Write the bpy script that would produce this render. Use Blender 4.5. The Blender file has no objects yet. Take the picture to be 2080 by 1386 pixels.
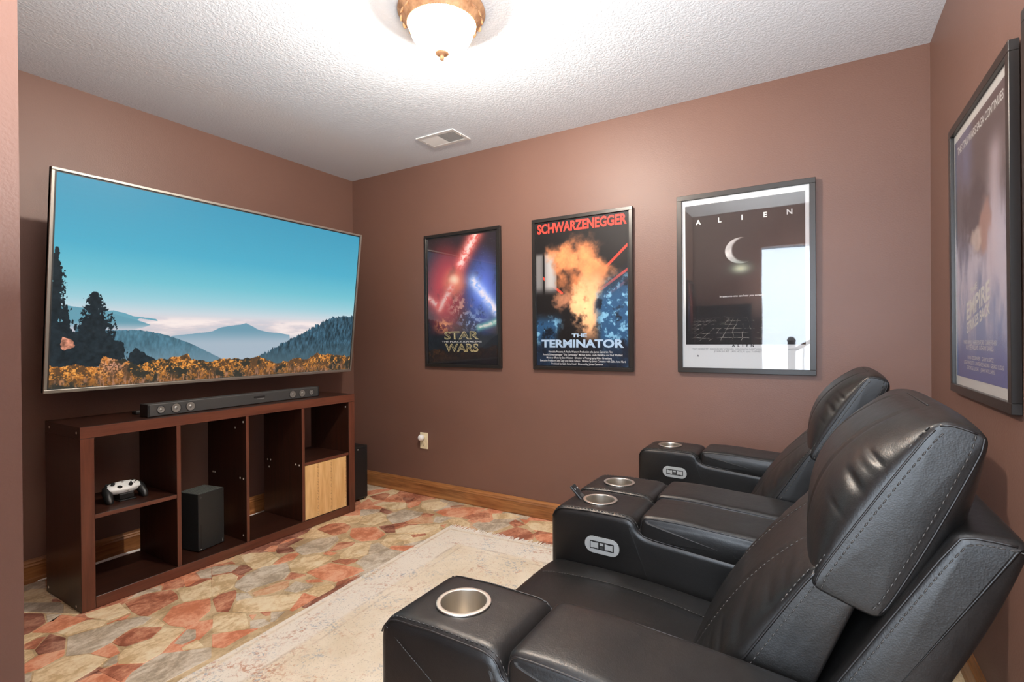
import bpy, bmesh, math, random
import numpy as np
from mathutils import Vector, Matrix
random.seed(7)
PI = math.pi
SC = bpy.context.scene
COL = SC.collection

# ------------------------------------------------------------------ camera
cam_data = bpy.data.cameras.new('camera')
cam_data.sensor_width = 36.0
cam_data.lens = 1028.963 / 2080 * 36.0
cam_data.clip_start = 0.02
cam = bpy.data.objects.new('camera', cam_data)
COL.objects.link(cam)
_f = Vector((-0.51577987, 0.85671233, -0.00388609))
_r = Vector((0.85671102, 0.51574642, -0.00720065))
_u = Vector((0.00416465, 0.0070432, 0.99996652))
_m = Matrix((_r, _u, -_f)).transposed().to_4x4()
_m.translation = Vector((3.2322, -2.8686, 1.1483))
cam.matrix_world = _m
SC.camera = cam

# ------------------------------------------------------------------ light, exposure
SC.view_settings.view_transform = 'Standard'
SC.view_settings.look = 'None'
SC.view_settings.gamma = 1.0
SC.view_settings.use_curve_mapping = False
SC.view_settings.exposure = 0.42
try:
    SC.cycles.max_bounces = 10
    SC.cycles.diffuse_bounces = 6
    SC.cycles.transparent_max_bounces = 12
    SC.cycles.sample_clamp_indirect = 6.0
    SC.cycles.use_denoising = True
except Exception:
    pass
world = bpy.data.worlds.new('world')
SC.world = world
world.use_nodes = True
world.node_tree.nodes['Background'].inputs[0].default_value = (0.75, 0.85, 1.0, 1)
world.node_tree.nodes['Background'].inputs[1].default_value = 0.3

LAMP_POWER = 135.0
LAMP_COL = (1.0, 0.955, 0.905)
HALL_POWER = 60.0
DOOR_POWER = 175.0
BOUNCE_FILL_POWER = 80.0

def area_light(name, loc, direction, sx, sy, power, col):
    l = bpy.data.lights.new(name, 'AREA')
    l.shape = 'RECTANGLE'; l.size = sx; l.size_y = sy
    l.energy = power; l.color = col
    o = bpy.data.objects.new(name, l)
    COL.objects.link(o)
    o.location = loc
    o.rotation_euler = Vector(direction).to_track_quat('-Z', 'Y').to_euler()
    return o
# daylight of the hall beyond the doorway, and an added overhead fill
area_light('hall_daylight', (3.15, -5.40, 1.25), (0, 1, 0), 2.8, 2.2, DOOR_POWER, (0.80, 0.89, 1.0))
area_light('hall_overhead_fill', (3.2, -4.4, 2.38), (0, 0, -1), 1.4, 1.2, HALL_POWER, (0.9, 0.95, 1.0))

# added fill beside the camera, bounced off the ceiling to brighten the room
area_light('bounce_fill', (3.20, -2.62, 1.42), (-0.18, -0.12, 1), 0.7, 0.7, BOUNCE_FILL_POWER, (1.0, 0.98, 0.95))

# ------------------------------------------------------------------ helpers
def bmnew():
    return bmesh.new()

def link(o, parent=None):
    COL.objects.link(o)
    if parent is not None:
        o.parent = parent
    return o

def world_loc(o):
    v = Vector((0, 0, 0))
    while o is not None:
        v += o.location
        o = o.parent
    return v

def obj(name, bm, mat, parent=None, smooth=False, wn=False, local=False):
    """link a bmesh (written in world coordinates unless local) as one object"""
    if parent is not None and not local:
        bmesh.ops.translate(bm, verts=bm.verts[:], vec=-world_loc(parent))
    me = bpy.data.meshes.new(name)
    bmesh.ops.recalc_face_normals(bm, faces=bm.faces[:])
    bm.to_mesh(me); bm.free()
    if smooth:
        me.polygons.foreach_set('use_smooth', [True] * len(me.polygons))
    if mat is not None:
        if isinstance(mat, (list, tuple)):
            for m in mat: me.materials.append(m)
        else:
            me.materials.append(mat)
    o = bpy.data.objects.new(name, me)
    link(o, parent)
    if wn:
        me.polygons.foreach_set('use_smooth', [True] * len(me.polygons))
        w = o.modifiers.new('weighted_normal', 'WEIGHTED_NORMAL')
        w.mode = 'FACE_AREA'; w.weight = 60
    return o

def thing(name, label, cat, loc=(0, 0, 0), rotz=0.0, group=None):
    o = bpy.data.objects.new(name, None)
    COL.objects.link(o)
    o.empty_display_size = 0.1
    o.location = loc; o.rotation_euler = (0, 0, rotz)
    o['label'] = label; o['category'] = cat
    if group: o['group'] = group
    return o

def tag(o, label, cat, group=None):
    o['label'] = label; o['category'] = cat
    if group: o['group'] = group
    return o

def struct(name, bm, mat, parent=None, **k):
    o = obj(name, bm, mat, parent, **k)
    if parent is None: o['kind'] = 'structure'
    return o

def add_box(bm, lo, hi, bevel=0.0, seg=2, mi=0):
    r = bmesh.ops.create_cube(bm, size=1.0)
    vs = r['verts']
    c = [(a + b) / 2 for a, b in zip(lo, hi)]
    s = [abs(b - a) for a, b in zip(lo, hi)]
    for v in vs:
        v.co = Vector((c[0] + v.co.x * s[0], c[1] + v.co.y * s[1], c[2] + v.co.z * s[2]))
    fs = set(f for v in vs for f in v.link_faces)
    for f in fs: f.material_index = mi
    if bevel > 0:
        es = list(set(e for v in vs for e in v.link_edges))
        bmesh.ops.bevel(bm, geom=es, offset=bevel, segments=seg, profile=0.5, affect='EDGES')
    return vs

def box(lo, hi, bevel=0.0, seg=2):
    bm = bmnew(); add_box(bm, lo, hi, bevel, seg); return bm

def add_lathe(bm, prof, center=(0, 0, 0), n=48, axis='Z', caps=True):
    rings = []
    for r, z in prof:
        ring = []
        for i in range(n):
            a = 2 * PI * i / n
            x, y = r * math.cos(a), r * math.sin(a)
            if axis == 'Z': p = (x, y, z)
            elif axis == 'X': p = (z, x, y)
            else: p = (x, z, y)
            ring.append(bm.verts.new((p[0] + center[0], p[1] + center[1], p[2] + center[2])))
        rings.append(ring)
    for a, b in zip(rings, rings[1:]):
        for i in range(n):
            bm.faces.new((a[i], a[(i + 1) % n], b[(i + 1) % n], b[i]))
    if caps:
        if prof[0][0] > 1e-6: bm.faces.new(rings[0])
        if prof[-1][0] > 1e-6: bm.faces.new(rings[-1])
    return rings

def add_tube(bm, pts, r, n=6, caps=True):
    pts = [Vector(p) for p in pts]
    rings = []
    prev = None
    for i, p in enumerate(pts):
        if i == 0: t = pts[1] - p
        elif i == len(pts) - 1: t = p - pts[i - 1]
        else: t = pts[i + 1] - pts[i - 1]
        t.normalize()
        if prev is None:
            a = Vector((0, 0, 1)) if abs(t.z) < 0.9 else Vector((1, 0, 0))
            u = t.cross(a).normalized()
        else:
            u = (prev - t * prev.dot(t)).normalized()
        prev = u
        v = t.cross(u)
        rr = r[i] if isinstance(r, (list, tuple)) else r
        rings.append([bm.verts.new(p + u * rr * math.cos(2 * PI * k / n) + v * rr * math.sin(2 * PI * k / n)) for k in range(n)])
    for a, b in zip(rings, rings[1:]):
        for k in range(n):
            bm.faces.new((a[k], a[(k + 1) % n], b[(k + 1) % n], b[k]))
    if caps:
        bm.faces.new(rings[0]); bm.faces.new(rings[-1][::-1])

def add_prism(bm, poly, fn, d0, d1, mi=0):
    """poly 2D, fn(a,b,d)->3D"""
    a = [bm.verts.new(fn(x, y, d0)) for x, y in poly]
    b = [bm.verts.new(fn(x, y, d1)) for x, y in poly]
    f = [bm.faces.new(a), bm.faces.new(b[::-1])]
    n = len(poly)
    for i in range(n):
        f.append(bm.faces.new((a[(i + 1) % n], a[i], b[i], b[(i + 1) % n])))
    for q in f: q.material_index = mi
    return a, b

def resample(pts, step):
    pts = [Vector(p) for p in pts]
    out = [pts[0]]; acc = 0.0
    for a, b in zip(pts, pts[1:]):
        L = (b - a).length
        d = step - acc
        while d <= L:
            out.append(a.lerp(b, d / L)); d += step
        acc = (acc + L) % step
    return out

def add_stitches(bm, pts, step=0.0105, length=0.0072, r=0.0011):
    """thread dashes along a path"""
    pts = [Vector(p) for p in pts]
    mids = resample(pts, step)
    for a, b in zip(mids, mids[1:]):
        t = (b - a)
        if t.length < 1e-6: continue
        t.normalize()
        add_tube(bm, [a, a + t * length * 0.5, a + t * length], [r * 0.6, r, r * 0.6], 4)

# ------------------------------------------------------------------ materials
def lin(c):
    c = c / 255.0 if c > 1.0 else c
    return c / 12.92 if c <= 0.04045 else ((c + 0.055) / 1.055) ** 2.4

def rgb(r, g, b):
    return (lin(float(r)) if r > 1 else r, lin(float(g)) if g > 1 else g, lin(float(b)) if b > 1 else b, 1.0)

def new_mat(name):
    m = bpy.data.materials.new(name); m.use_nodes = True
    nt = m.node_tree
    return m, nt, nt.nodes['Principled BSDF']

def N(nt, t, **kw):
    n = nt.nodes.new(t)
    for k, v in kw.items():
        if k.startswith('i_'):
            n.inputs[k[2:].replace('_', ' ')].default_value = v
        else: setattr(n, k, v)
    return n

def ramp(nt, stops, fac):
    r = nt.nodes.new('ShaderNodeValToRGB')
    el = r.color_ramp.elements
    while len(el) < len(stops): el.new(0.5)
    for e, (p, c) in zip(el, stops):
        e.position = p; e.color = c
    nt.links.new(fac, r.inputs[0])
    return r.outputs[0]

def simple(name, col, rough=0.5, metal=0.0, spec=0.5, emit=None, estr=0.0, bump=None, coat=0.0):
    m, nt, p = new_mat(name)
    p.inputs['Base Color'].default_value = col
    p.inputs['Roughness'].default_value = rough
    p.inputs['Metallic'].default_value = metal
    p.inputs['Specular IOR Level'].default_value = spec
    p.inputs['Coat Weight'].default_value = coat
    if emit is not None:
        p.inputs['Emission Color'].default_value = emit
        p.inputs['Emission Strength'].default_value = estr
    tc = N(nt, 'ShaderNodeTexCoord')
    no = N(nt, 'ShaderNodeTexNoise', i_Scale=(bump[0] if bump else 60.0), i_Detail=4.0)
    nt.links.new(tc.outputs['Object'], no.inputs['Vector'])
    # slight variation of tone keeps every surface procedural
    mr = N(nt, 'ShaderNodeMapRange'); nt.links.new(no.outputs[0], mr.inputs[0])
    mr.inputs['To Min'].default_value = max(0.0, rough - 0.03); mr.inputs['To Max'].default_value = min(1, rough + 0.03)
    nt.links.new(mr.outputs[0], p.inputs['Roughness'])
    if bump:
        b = N(nt, 'ShaderNodeBump', i_Strength=bump[1], i_Distance=bump[2])
        nt.links.new(no.outputs[0], b.inputs['Height'])
        nt.links.new(b.outputs[0], p.inputs['Normal'])
    return m

def wall_paint():
    m, nt, p = new_mat('brown_paint')
    tc = N(nt, 'ShaderNodeTexCoord')
    n1 = N(nt, 'ShaderNodeTexNoise', i_Scale=1.3, i_Detail=3.0)
    n2 = N(nt, 'ShaderNodeTexNoise', i_Scale=160.0, i_Detail=3.0)
    n3 = N(nt, 'ShaderNodeTexNoise', i_Scale=9.0, i_Detail=2.0)
    for n in (n1, n2, n3): nt.links.new(tc.outputs['Object'], n.inputs['Vector'])
    c = ramp(nt, [(0.3, rgb(109, 79, 68)), (0.7, rgb(115, 84, 72))], n1.outputs[0])
    nt.links.new(c, p.inputs['Base Color'])
    p.inputs['Roughness'].default_value = 0.48
    p.inputs['Specular IOR Level'].default_value = 0.5
    mx = N(nt, 'ShaderNodeMath', operation='MULTIPLY_ADD'); mx.inputs[1].default_value = 1.2
    nt.links.new(n3.outputs[0], mx.inputs[0]); nt.links.new(n2.outputs[0], mx.inputs[2])
    b = N(nt, 'ShaderNodeBump', i_Strength=0.16, i_Distance=0.004)
    nt.links.new(mx.outputs[0], b.inputs['Height']); nt.links.new(b.outputs[0], p.inputs['Normal'])
    return m

def ceiling_mat():
    m, nt, p = new_mat('textured_ceiling')
    tc = N(nt, 'ShaderNodeTexCoord')
    n1 = N(nt, 'ShaderNodeTexNoise', i_Scale=75.0, i_Detail=3.0, i_Roughness=0.55, i_Distortion=0.6)
    nt.links.new(tc.outputs['Object'], n1.inputs['Vector'])
    c = ramp(nt, [(0.40, (0, 0, 0, 1)), (0.60, (1, 1, 1, 1))], n1.outputs[0])
    b = N(nt, 'ShaderNodeBump', i_Strength=0.26, i_Distance=0.004)
    nt.links.new(c, b.inputs['Height']); nt.links.new(b.outputs[0], p.inputs['Normal'])
    p.inputs['Base Color'].default_value = rgb(224, 230, 237)
    p.inputs['Roughness'].default_value = 0.8
    p.inputs['Specular IOR Level'].default_value = 0.2
    return m

def wood(name, dark, light, rough=0.4, axis='Y', scale=1.0, stretch=14.0, coat=0.0, bump=0.05):
    m, nt, p = new_mat(name)
    tc = N(nt, 'ShaderNodeTexCoord')
    mp = N(nt, 'ShaderNodeMapping')
    s = {'X': (1, stretch, stretch), 'Y': (stretch, 1, stretch), 'Z': (stretch, stretch, 1)}[axis]
    mp.inputs['Scale'].default_value = tuple(q * scale for q in s)
    nt.links.new(tc.outputs['Object'], mp.inputs[0])
    n1 = N(nt, 'ShaderNodeTexNoise', i_Scale=3.0, i_Detail=6.0, i_Distortion=0.5)
    nt.links.new(mp.outputs[0], n1.inputs['Vector'])
    n2 = N(nt, 'ShaderNodeTexNoise', i_Scale=14.0, i_Detail=4.0)
    nt.links.new(mp.outputs[0], n2.inputs['Vector'])
    a = N(nt, 'ShaderNodeMath', operation='MULTIPLY_ADD'); a.inputs[1].default_value = 0.35
    nt.links.new(n2.outputs[0], a.inputs[0]); nt.links.new(n1.outputs[0], a.inputs[2])
    c = ramp(nt, [(0.45, dark), (0.9, light)], a.outputs[0])
    nt.links.new(c, p.inputs['Base Color'])
    p.inputs['Roughness'].default_value = rough
    p.inputs['Coat Weight'].default_value = coat
    b = N(nt, 'ShaderNodeBump', i_Strength=bump, i_Distance=0.002)
    nt.links.new(a.outputs[0], b.inputs['Height']); nt.links.new(b.outputs[0], p.inputs['Normal'])
    return m

def stone_mat(name, c1, c2, c3):
    m, nt, p = new_mat(name)
    tc = N(nt, 'ShaderNodeTexCoord')
    mp = N(nt, 'ShaderNodeMapping'); mp.inputs['Scale'].default_value = (1.15, 0.85, 1.0)
    mp.inputs['Rotation'].default_value = (0, 0, 0.25)
    nt.links.new(tc.outputs['Object'], mp.inputs[0])
    n1 = N(nt, 'ShaderNodeTexNoise', i_Scale=9.0, i_Detail=8.0, i_Roughness=0.68, i_Distortion=0.7)
    nt.links.new(mp.outputs[0], n1.inputs['Vector'])
    n2 = N(nt, 'ShaderNodeTexNoise', i_Scale=55.0, i_Detail=5.0, i_Roughness=0.7)
    nt.links.new(mp.outputs[0], n2.inputs['Vector'])
    a = N(nt, 'ShaderNodeMath', operation='MULTIPLY_ADD'); a.inputs[1].default_value = 0.5
    nt.links.new(n2.outputs[0], a.inputs[0]); nt.links.new(n1.outputs[0], a.inputs[2])
    sb = N(nt, 'ShaderNodeMath', operation='SUBTRACT'); sb.inputs[1].default_value = 0.25
    nt.links.new(a.outputs[0], sb.inputs[0])
    c = ramp(nt, [(0.40, c1), (0.51, c2), (0.62, c3)], sb.outputs[0])
    nt.links.new(c, p.inputs['Base Color'])
    p.inputs['Roughness'].default_value = 0.42
    p.inputs['Specular IOR Level'].default_value = 0.4
    b = N(nt, 'ShaderNodeBump', i_Strength=0.12, i_Distance=0.002)
    nt.links.new(a.outputs[0], b.inputs['Height']); nt.links.new(b.outputs[0], p.inputs['Normal'])
    return m

def leather_mat():
    m, nt, p = new_mat('black_leather')
    tc = N(nt, 'ShaderNodeTexCoord')
    v = N(nt, 'ShaderNodeTexVoronoi', i_Scale=420.0)
    n1 = N(nt, 'ShaderNodeTexNoise', i_Scale=9.0, i_Detail=4.0, i_Roughness=0.55)
    n3 = N(nt, 'ShaderNodeTexNoise', i_Scale=70.0, i_Detail=4.0, i_Roughness=0.6)
    for n in (v, n1, n3): nt.links.new(tc.outputs['Object'], n.inputs['Vector'])
    c = ramp(nt, [(0.3, (0.0045, 0.0042, 0.004, 1)), (0.75, (0.0085, 0.0074, 0.0066, 1))], n1.outputs[0])
    nt.links.new(c, p.inputs['Base Color'])
    mr = N(nt, 'ShaderNodeMapRange'); nt.links.new(n3.outputs[0], mr.inputs[0])
    mr.inputs['To Min'].default_value = 0.34; mr.inputs['To Max'].default_value = 0.45
    nt.links.new(mr.outputs[0], p.inputs['Roughness'])
    p.inputs['Specular IOR Level'].default_value = 0.42
    b1 = N(nt, 'ShaderNodeBump', i_Strength=0.10, i_Distance=0.0012)
    nt.links.new(v.outputs['Distance'], b1.inputs['Height'])
    b2 = N(nt, 'ShaderNodeBump', i_Strength=0.08, i_Distance=0.02)
    nt.links.new(n1.outputs[0], b2.inputs['Height']); nt.links.new(b1.outputs[0], b2.inputs['Normal'])
    b3 = N(nt, 'ShaderNodeBump', i_Strength=0.05, i_Distance=0.003)
    nt.links.new(n3.outputs[0], b3.inputs['Height']); nt.links.new(b2.outputs[0], b3.inputs['Normal'])
    nt.links.new(b3.outputs[0], p.inputs['Normal'])
    return m

def glass_sheet(name, base=0.035, grazing=1.0):
    m = bpy.data.materials.new(name); m.use_nodes = True
    nt = m.node_tree
    for n in list(nt.nodes): nt.nodes.remove(n)
    out = N(nt, 'ShaderNodeOutputMaterial')
    t = N(nt, 'ShaderNodeBsdfTransparent'); g = N(nt, 'ShaderNodeBsdfGlossy'); g.inputs['Roughness'].default_value = 0.02
    tc = N(nt, 'ShaderNodeTexCoord'); no = N(nt, 'ShaderNodeTexNoise', i_Scale=2.5, i_Detail=1.0)
    nt.links.new(tc.outputs['Object'], no.inputs['Vector'])
    bp = N(nt, 'ShaderNodeBump', i_Strength=0.05, i_Distance=0.01)
    nt.links.new(no.outputs[0], bp.inputs['Height']); nt.links.new(bp.outputs[0], g.inputs['Normal'])
    fr = N(nt, 'ShaderNodeFresnel'); fr.inputs['IOR'].default_value = 1.45
    ma = N(nt, 'ShaderNodeMath', operation='MULTIPLY_ADD'); ma.inputs[1].default_value = grazing; ma.inputs[2].default_value = base
    nt.links.new(fr.outputs[0], ma.inputs[0])
    mx = N(nt, 'ShaderNodeMixShader')
    nt.links.new(ma.outputs[0], mx.inputs[0]); nt.links.new(t.outputs[0], mx.inputs[1]); nt.links.new(g.outputs[0], mx.inputs[2])
    nt.links.new(mx.outputs[0], out.inputs[0])
    return m

M = {}
M['paint'] = wall_paint()
M['ceiling'] = ceiling_mat()
M['leather'] = leather_mat()
M['thread'] = simple('thread', rgb(54, 51, 48), 0.5)
M['piping'] = simple('dark_piping', (0.008, 0.007, 0.007, 1), 0.4)
M['shelf'] = wood('dark_wood_veneer', rgb(36, 19, 13), rgb(60, 33, 23), 0.33, 'Y', 1.0, 16, bump=0.03)
M['shelf_z'] = wood('dark_wood_veneer_upright', rgb(36, 19, 13), rgb(60, 33, 23), 0.33, 'Z', 1.0, 16, bump=0.03)
M['shelf_edge'] = wood('dark_wood_edge', rgb(82, 44, 31), rgb(106, 61, 44), 0.36, 'Y', 1.0, 16, bump=0.03)
M['shelf_edge_z'] = wood('dark_wood_edge_upright', rgb(82, 44, 31), rgb(106, 61, 44), 0.36, 'Z', 1.0, 16, bump=0.03)
M['oak_x'] = wood('stained_oak_x', rgb(112, 68, 34), rgb(178, 122, 72), 0.38, 'X', 1.0, 12, coat=0.2)
M['oak_y'] = wood('stained_oak_y', rgb(112, 68, 34), rgb(178, 122, 72), 0.38, 'Y', 1.0, 12, coat=0.2)
M['bamboo'] = wood('light_bamboo', rgb(206, 156, 94), rgb(240, 202, 142), 0.5, 'Z', 1.0, 9)
M['notch'] = simple('dark_notch', rgb(104, 66, 34), 0.7)
M['white_plastic'] = simple('white_plastic', rgb(236, 236, 232), 0.4)
M['ivory'] = simple('ivory_plastic', rgb(232, 218, 182), 0.4)
M['black_plastic'] = simple('black_plastic', rgb(26, 26, 26), 0.42)
M['satin_black'] = simple('satin_black', rgb(34, 35, 34), 0.5)
M['charcoal'] = simple('charcoal_plastic', rgb(62, 62, 61), 0.45)
M['steel'] = simple('brushed_steel', rgb(222, 214, 202), 0.34, 1.0, bump=(220, 0.04, 0.001))
M['silver'] = simple('silver_trim', rgb(176, 172, 163), 0.35, 0.85)
M['silver_paint'] = simple('silver_paint', rgb(176, 178, 176), 0.4, 0.3)
M['vent'] = simple('white_enamel', rgb(226, 226, 224), 0.45)
M['frame'] = simple('black_frame', rgb(34, 31, 29), 0.32, bump=(90, 0.04, 0.001))
M['frame2'] = simple('grey_frame', rgb(36, 32, 28), 0.36, bump=(90, 0.04, 0.001))
M['screw'] = simple('metal_cap', rgb(236, 230, 218), 0.35, 0.1)
M['grout'] = stone_mat('stone_bed', rgb(172, 146, 110), rgb(198, 172, 132), rgb(214, 190, 152))
M['s_c'] = stone_mat('cream_stone', rgb(200, 170, 126), rgb(228, 202, 160), rgb(238, 220, 184))
M['s_p'] = stone_mat('peach_stone', rgb(196, 142, 104), rgb(214, 168, 130), rgb(222, 188, 152))
M['s_o'] = stone_mat('orange_stone', rgb(198, 122, 88), rgb(222, 150, 116), rgb(232, 178, 144))
M['s_r'] = stone_mat('red_stone', rgb(150, 90, 68), rgb(188, 122, 94), rgb(214, 160, 128))
M['s_d'] = stone_mat('brown_stone', rgb(118, 72, 58), rgb(154, 102, 84), rgb(186, 140, 116))
M['s_g'] = stone_mat('grey_stone', rgb(166, 150, 128), rgb(198, 182, 158), rgb(220, 208, 188))
M['glass'] = glass_sheet('acrylic_sheet', 0.004, 0.5)
M['glass2'] = glass_sheet('glossy_acrylic_sheet', 0.012, 1.0)
M['print_white'] = simple('print_white', rgb(235, 233, 228), 0.6)
M['print_black'] = simple('print_black', rgb(18, 16, 16), 0.6)
M['print_red'] = simple('print_red', rgb(226, 60, 44), 0.6)
M['print_gold'] = simple('print_gold', rgb(206, 190, 140), 0.6)
M['print_silver'] = simple('print_silver', rgb(176, 200, 222), 0.6)
M['print_grey'] = simple('print_grey', rgb(150, 148, 145), 0.6)
M['hall_paint'] = simple('pale_blue_paint', rgb(206, 218, 228), 0.6)
M['hall_floor'] = simple('beige_carpet', rgb(170, 158, 142), 0.9, bump=(300, 0.3, 0.01))
# ------------------------------------------------------------------ the room
W, H, JX, JY, FY = 3.664, 2.44, 2.06, -2.558, -3.0
DX0, DX1, DZ = 2.74, 3.56, 2.04            # doorway behind the camera
T = 0.11

bm = bmnew(); add_box(bm, (-T, -5.7, -0.12), (5.2, T, -0.0022))
floor = struct('floor', bm, M['grout'])
bm = bmnew(); add_box(bm, (-T, -5.7, H), (5.2, T, H + 0.12))
struct('ceiling', bm, M['ceiling'])
struct('wall_left', box((-T, JY - T, -0.0022), (0, T, H)), M['paint'])
struct('wall_back', box((0, 0, -0.0022), (W + T, T, H)), M['paint'])
struct('wall_right', box((W, FY - T, -0.0022), (W + T, 0, H)), M['paint'])
struct('wall_front', box((0, JY - T, -0.0022), (JX, JY, H), 0.0), M['paint'])
struct('wall_return', box((JX - T, FY - T, -0.0022), (JX, JY - T, H)), M['paint'])
bm = bmnew()
add_box(bm, (JX, FY - T, -0.0022), (DX0, FY, H))
add_box(bm, (DX1, FY - T, -0.0022), (W, FY, H))
add_box(bm, (DX0, FY - T, DZ), (DX1, FY, H))
struct('wall_doorway', bm, M['paint'])
# the hall beyond the doorway
bm = bmnew()
add_box(bm, (0.9, -5.6, -0.0022), (5.1, -5.5, H))
add_box(bm, (0.9, -5.5, -0.0022), (1.0, FY - T, H))
add_box(bm, (5.0, -5.5, -0.0022), (5.1, FY - T, H))
add_box(bm, (W + T, FY - T - 0.02, -0.0022), (5.1, FY - T, H))
add_box(bm, (1.0, FY - T - 0.02, -0.0022), (JX - T, FY - T, H))
struct('wall_hall', bm, M['hall_paint'])
bm = bmnew(); add_box(bm, (1.0, -5.5, -0.0022), (5.0, FY - 0.001, 0.004)); struct('floor_hall', bm, M['hall_floor'])

prof = [(0, 0), (0.0150, 0), (0.0165, 0.006), (0.0150, 0.018), (0.0135, 0.022), (0.0135, 0.074), (0.0155, 0.080), (0.0110, 0.088),
        (0.0120, 0.094), (0.0085, 0.100), (0.0050, 0.110), (0, 0.110)]
def baseboard(name, fn, d0, d1, mat):
    bm = bmnew(); add_prism(bm, prof, fn, d0, d1); struct(name, bm, mat)
baseboard('baseboard_left', lambda a, b, d: (a, d, b), JY, 0.0, M['oak_y'])
baseboard('baseboard_back', lambda a, b, d: (d, -a, b), 0.0, W, M['oak_x'])
baseboard('baseboard_right', lambda a, b, d: (W - a, d, b), FY, 0.0, M['oak_y'])
baseboard('baseboard_front', lambda a, b, d: (d, JY + a, b), 0.0, JX, M['oak_x'])
baseboard('baseboard_return', lambda a, b, d: (JX + a, d, b), FY, JY + 0.0165, M['oak_y'])
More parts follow.
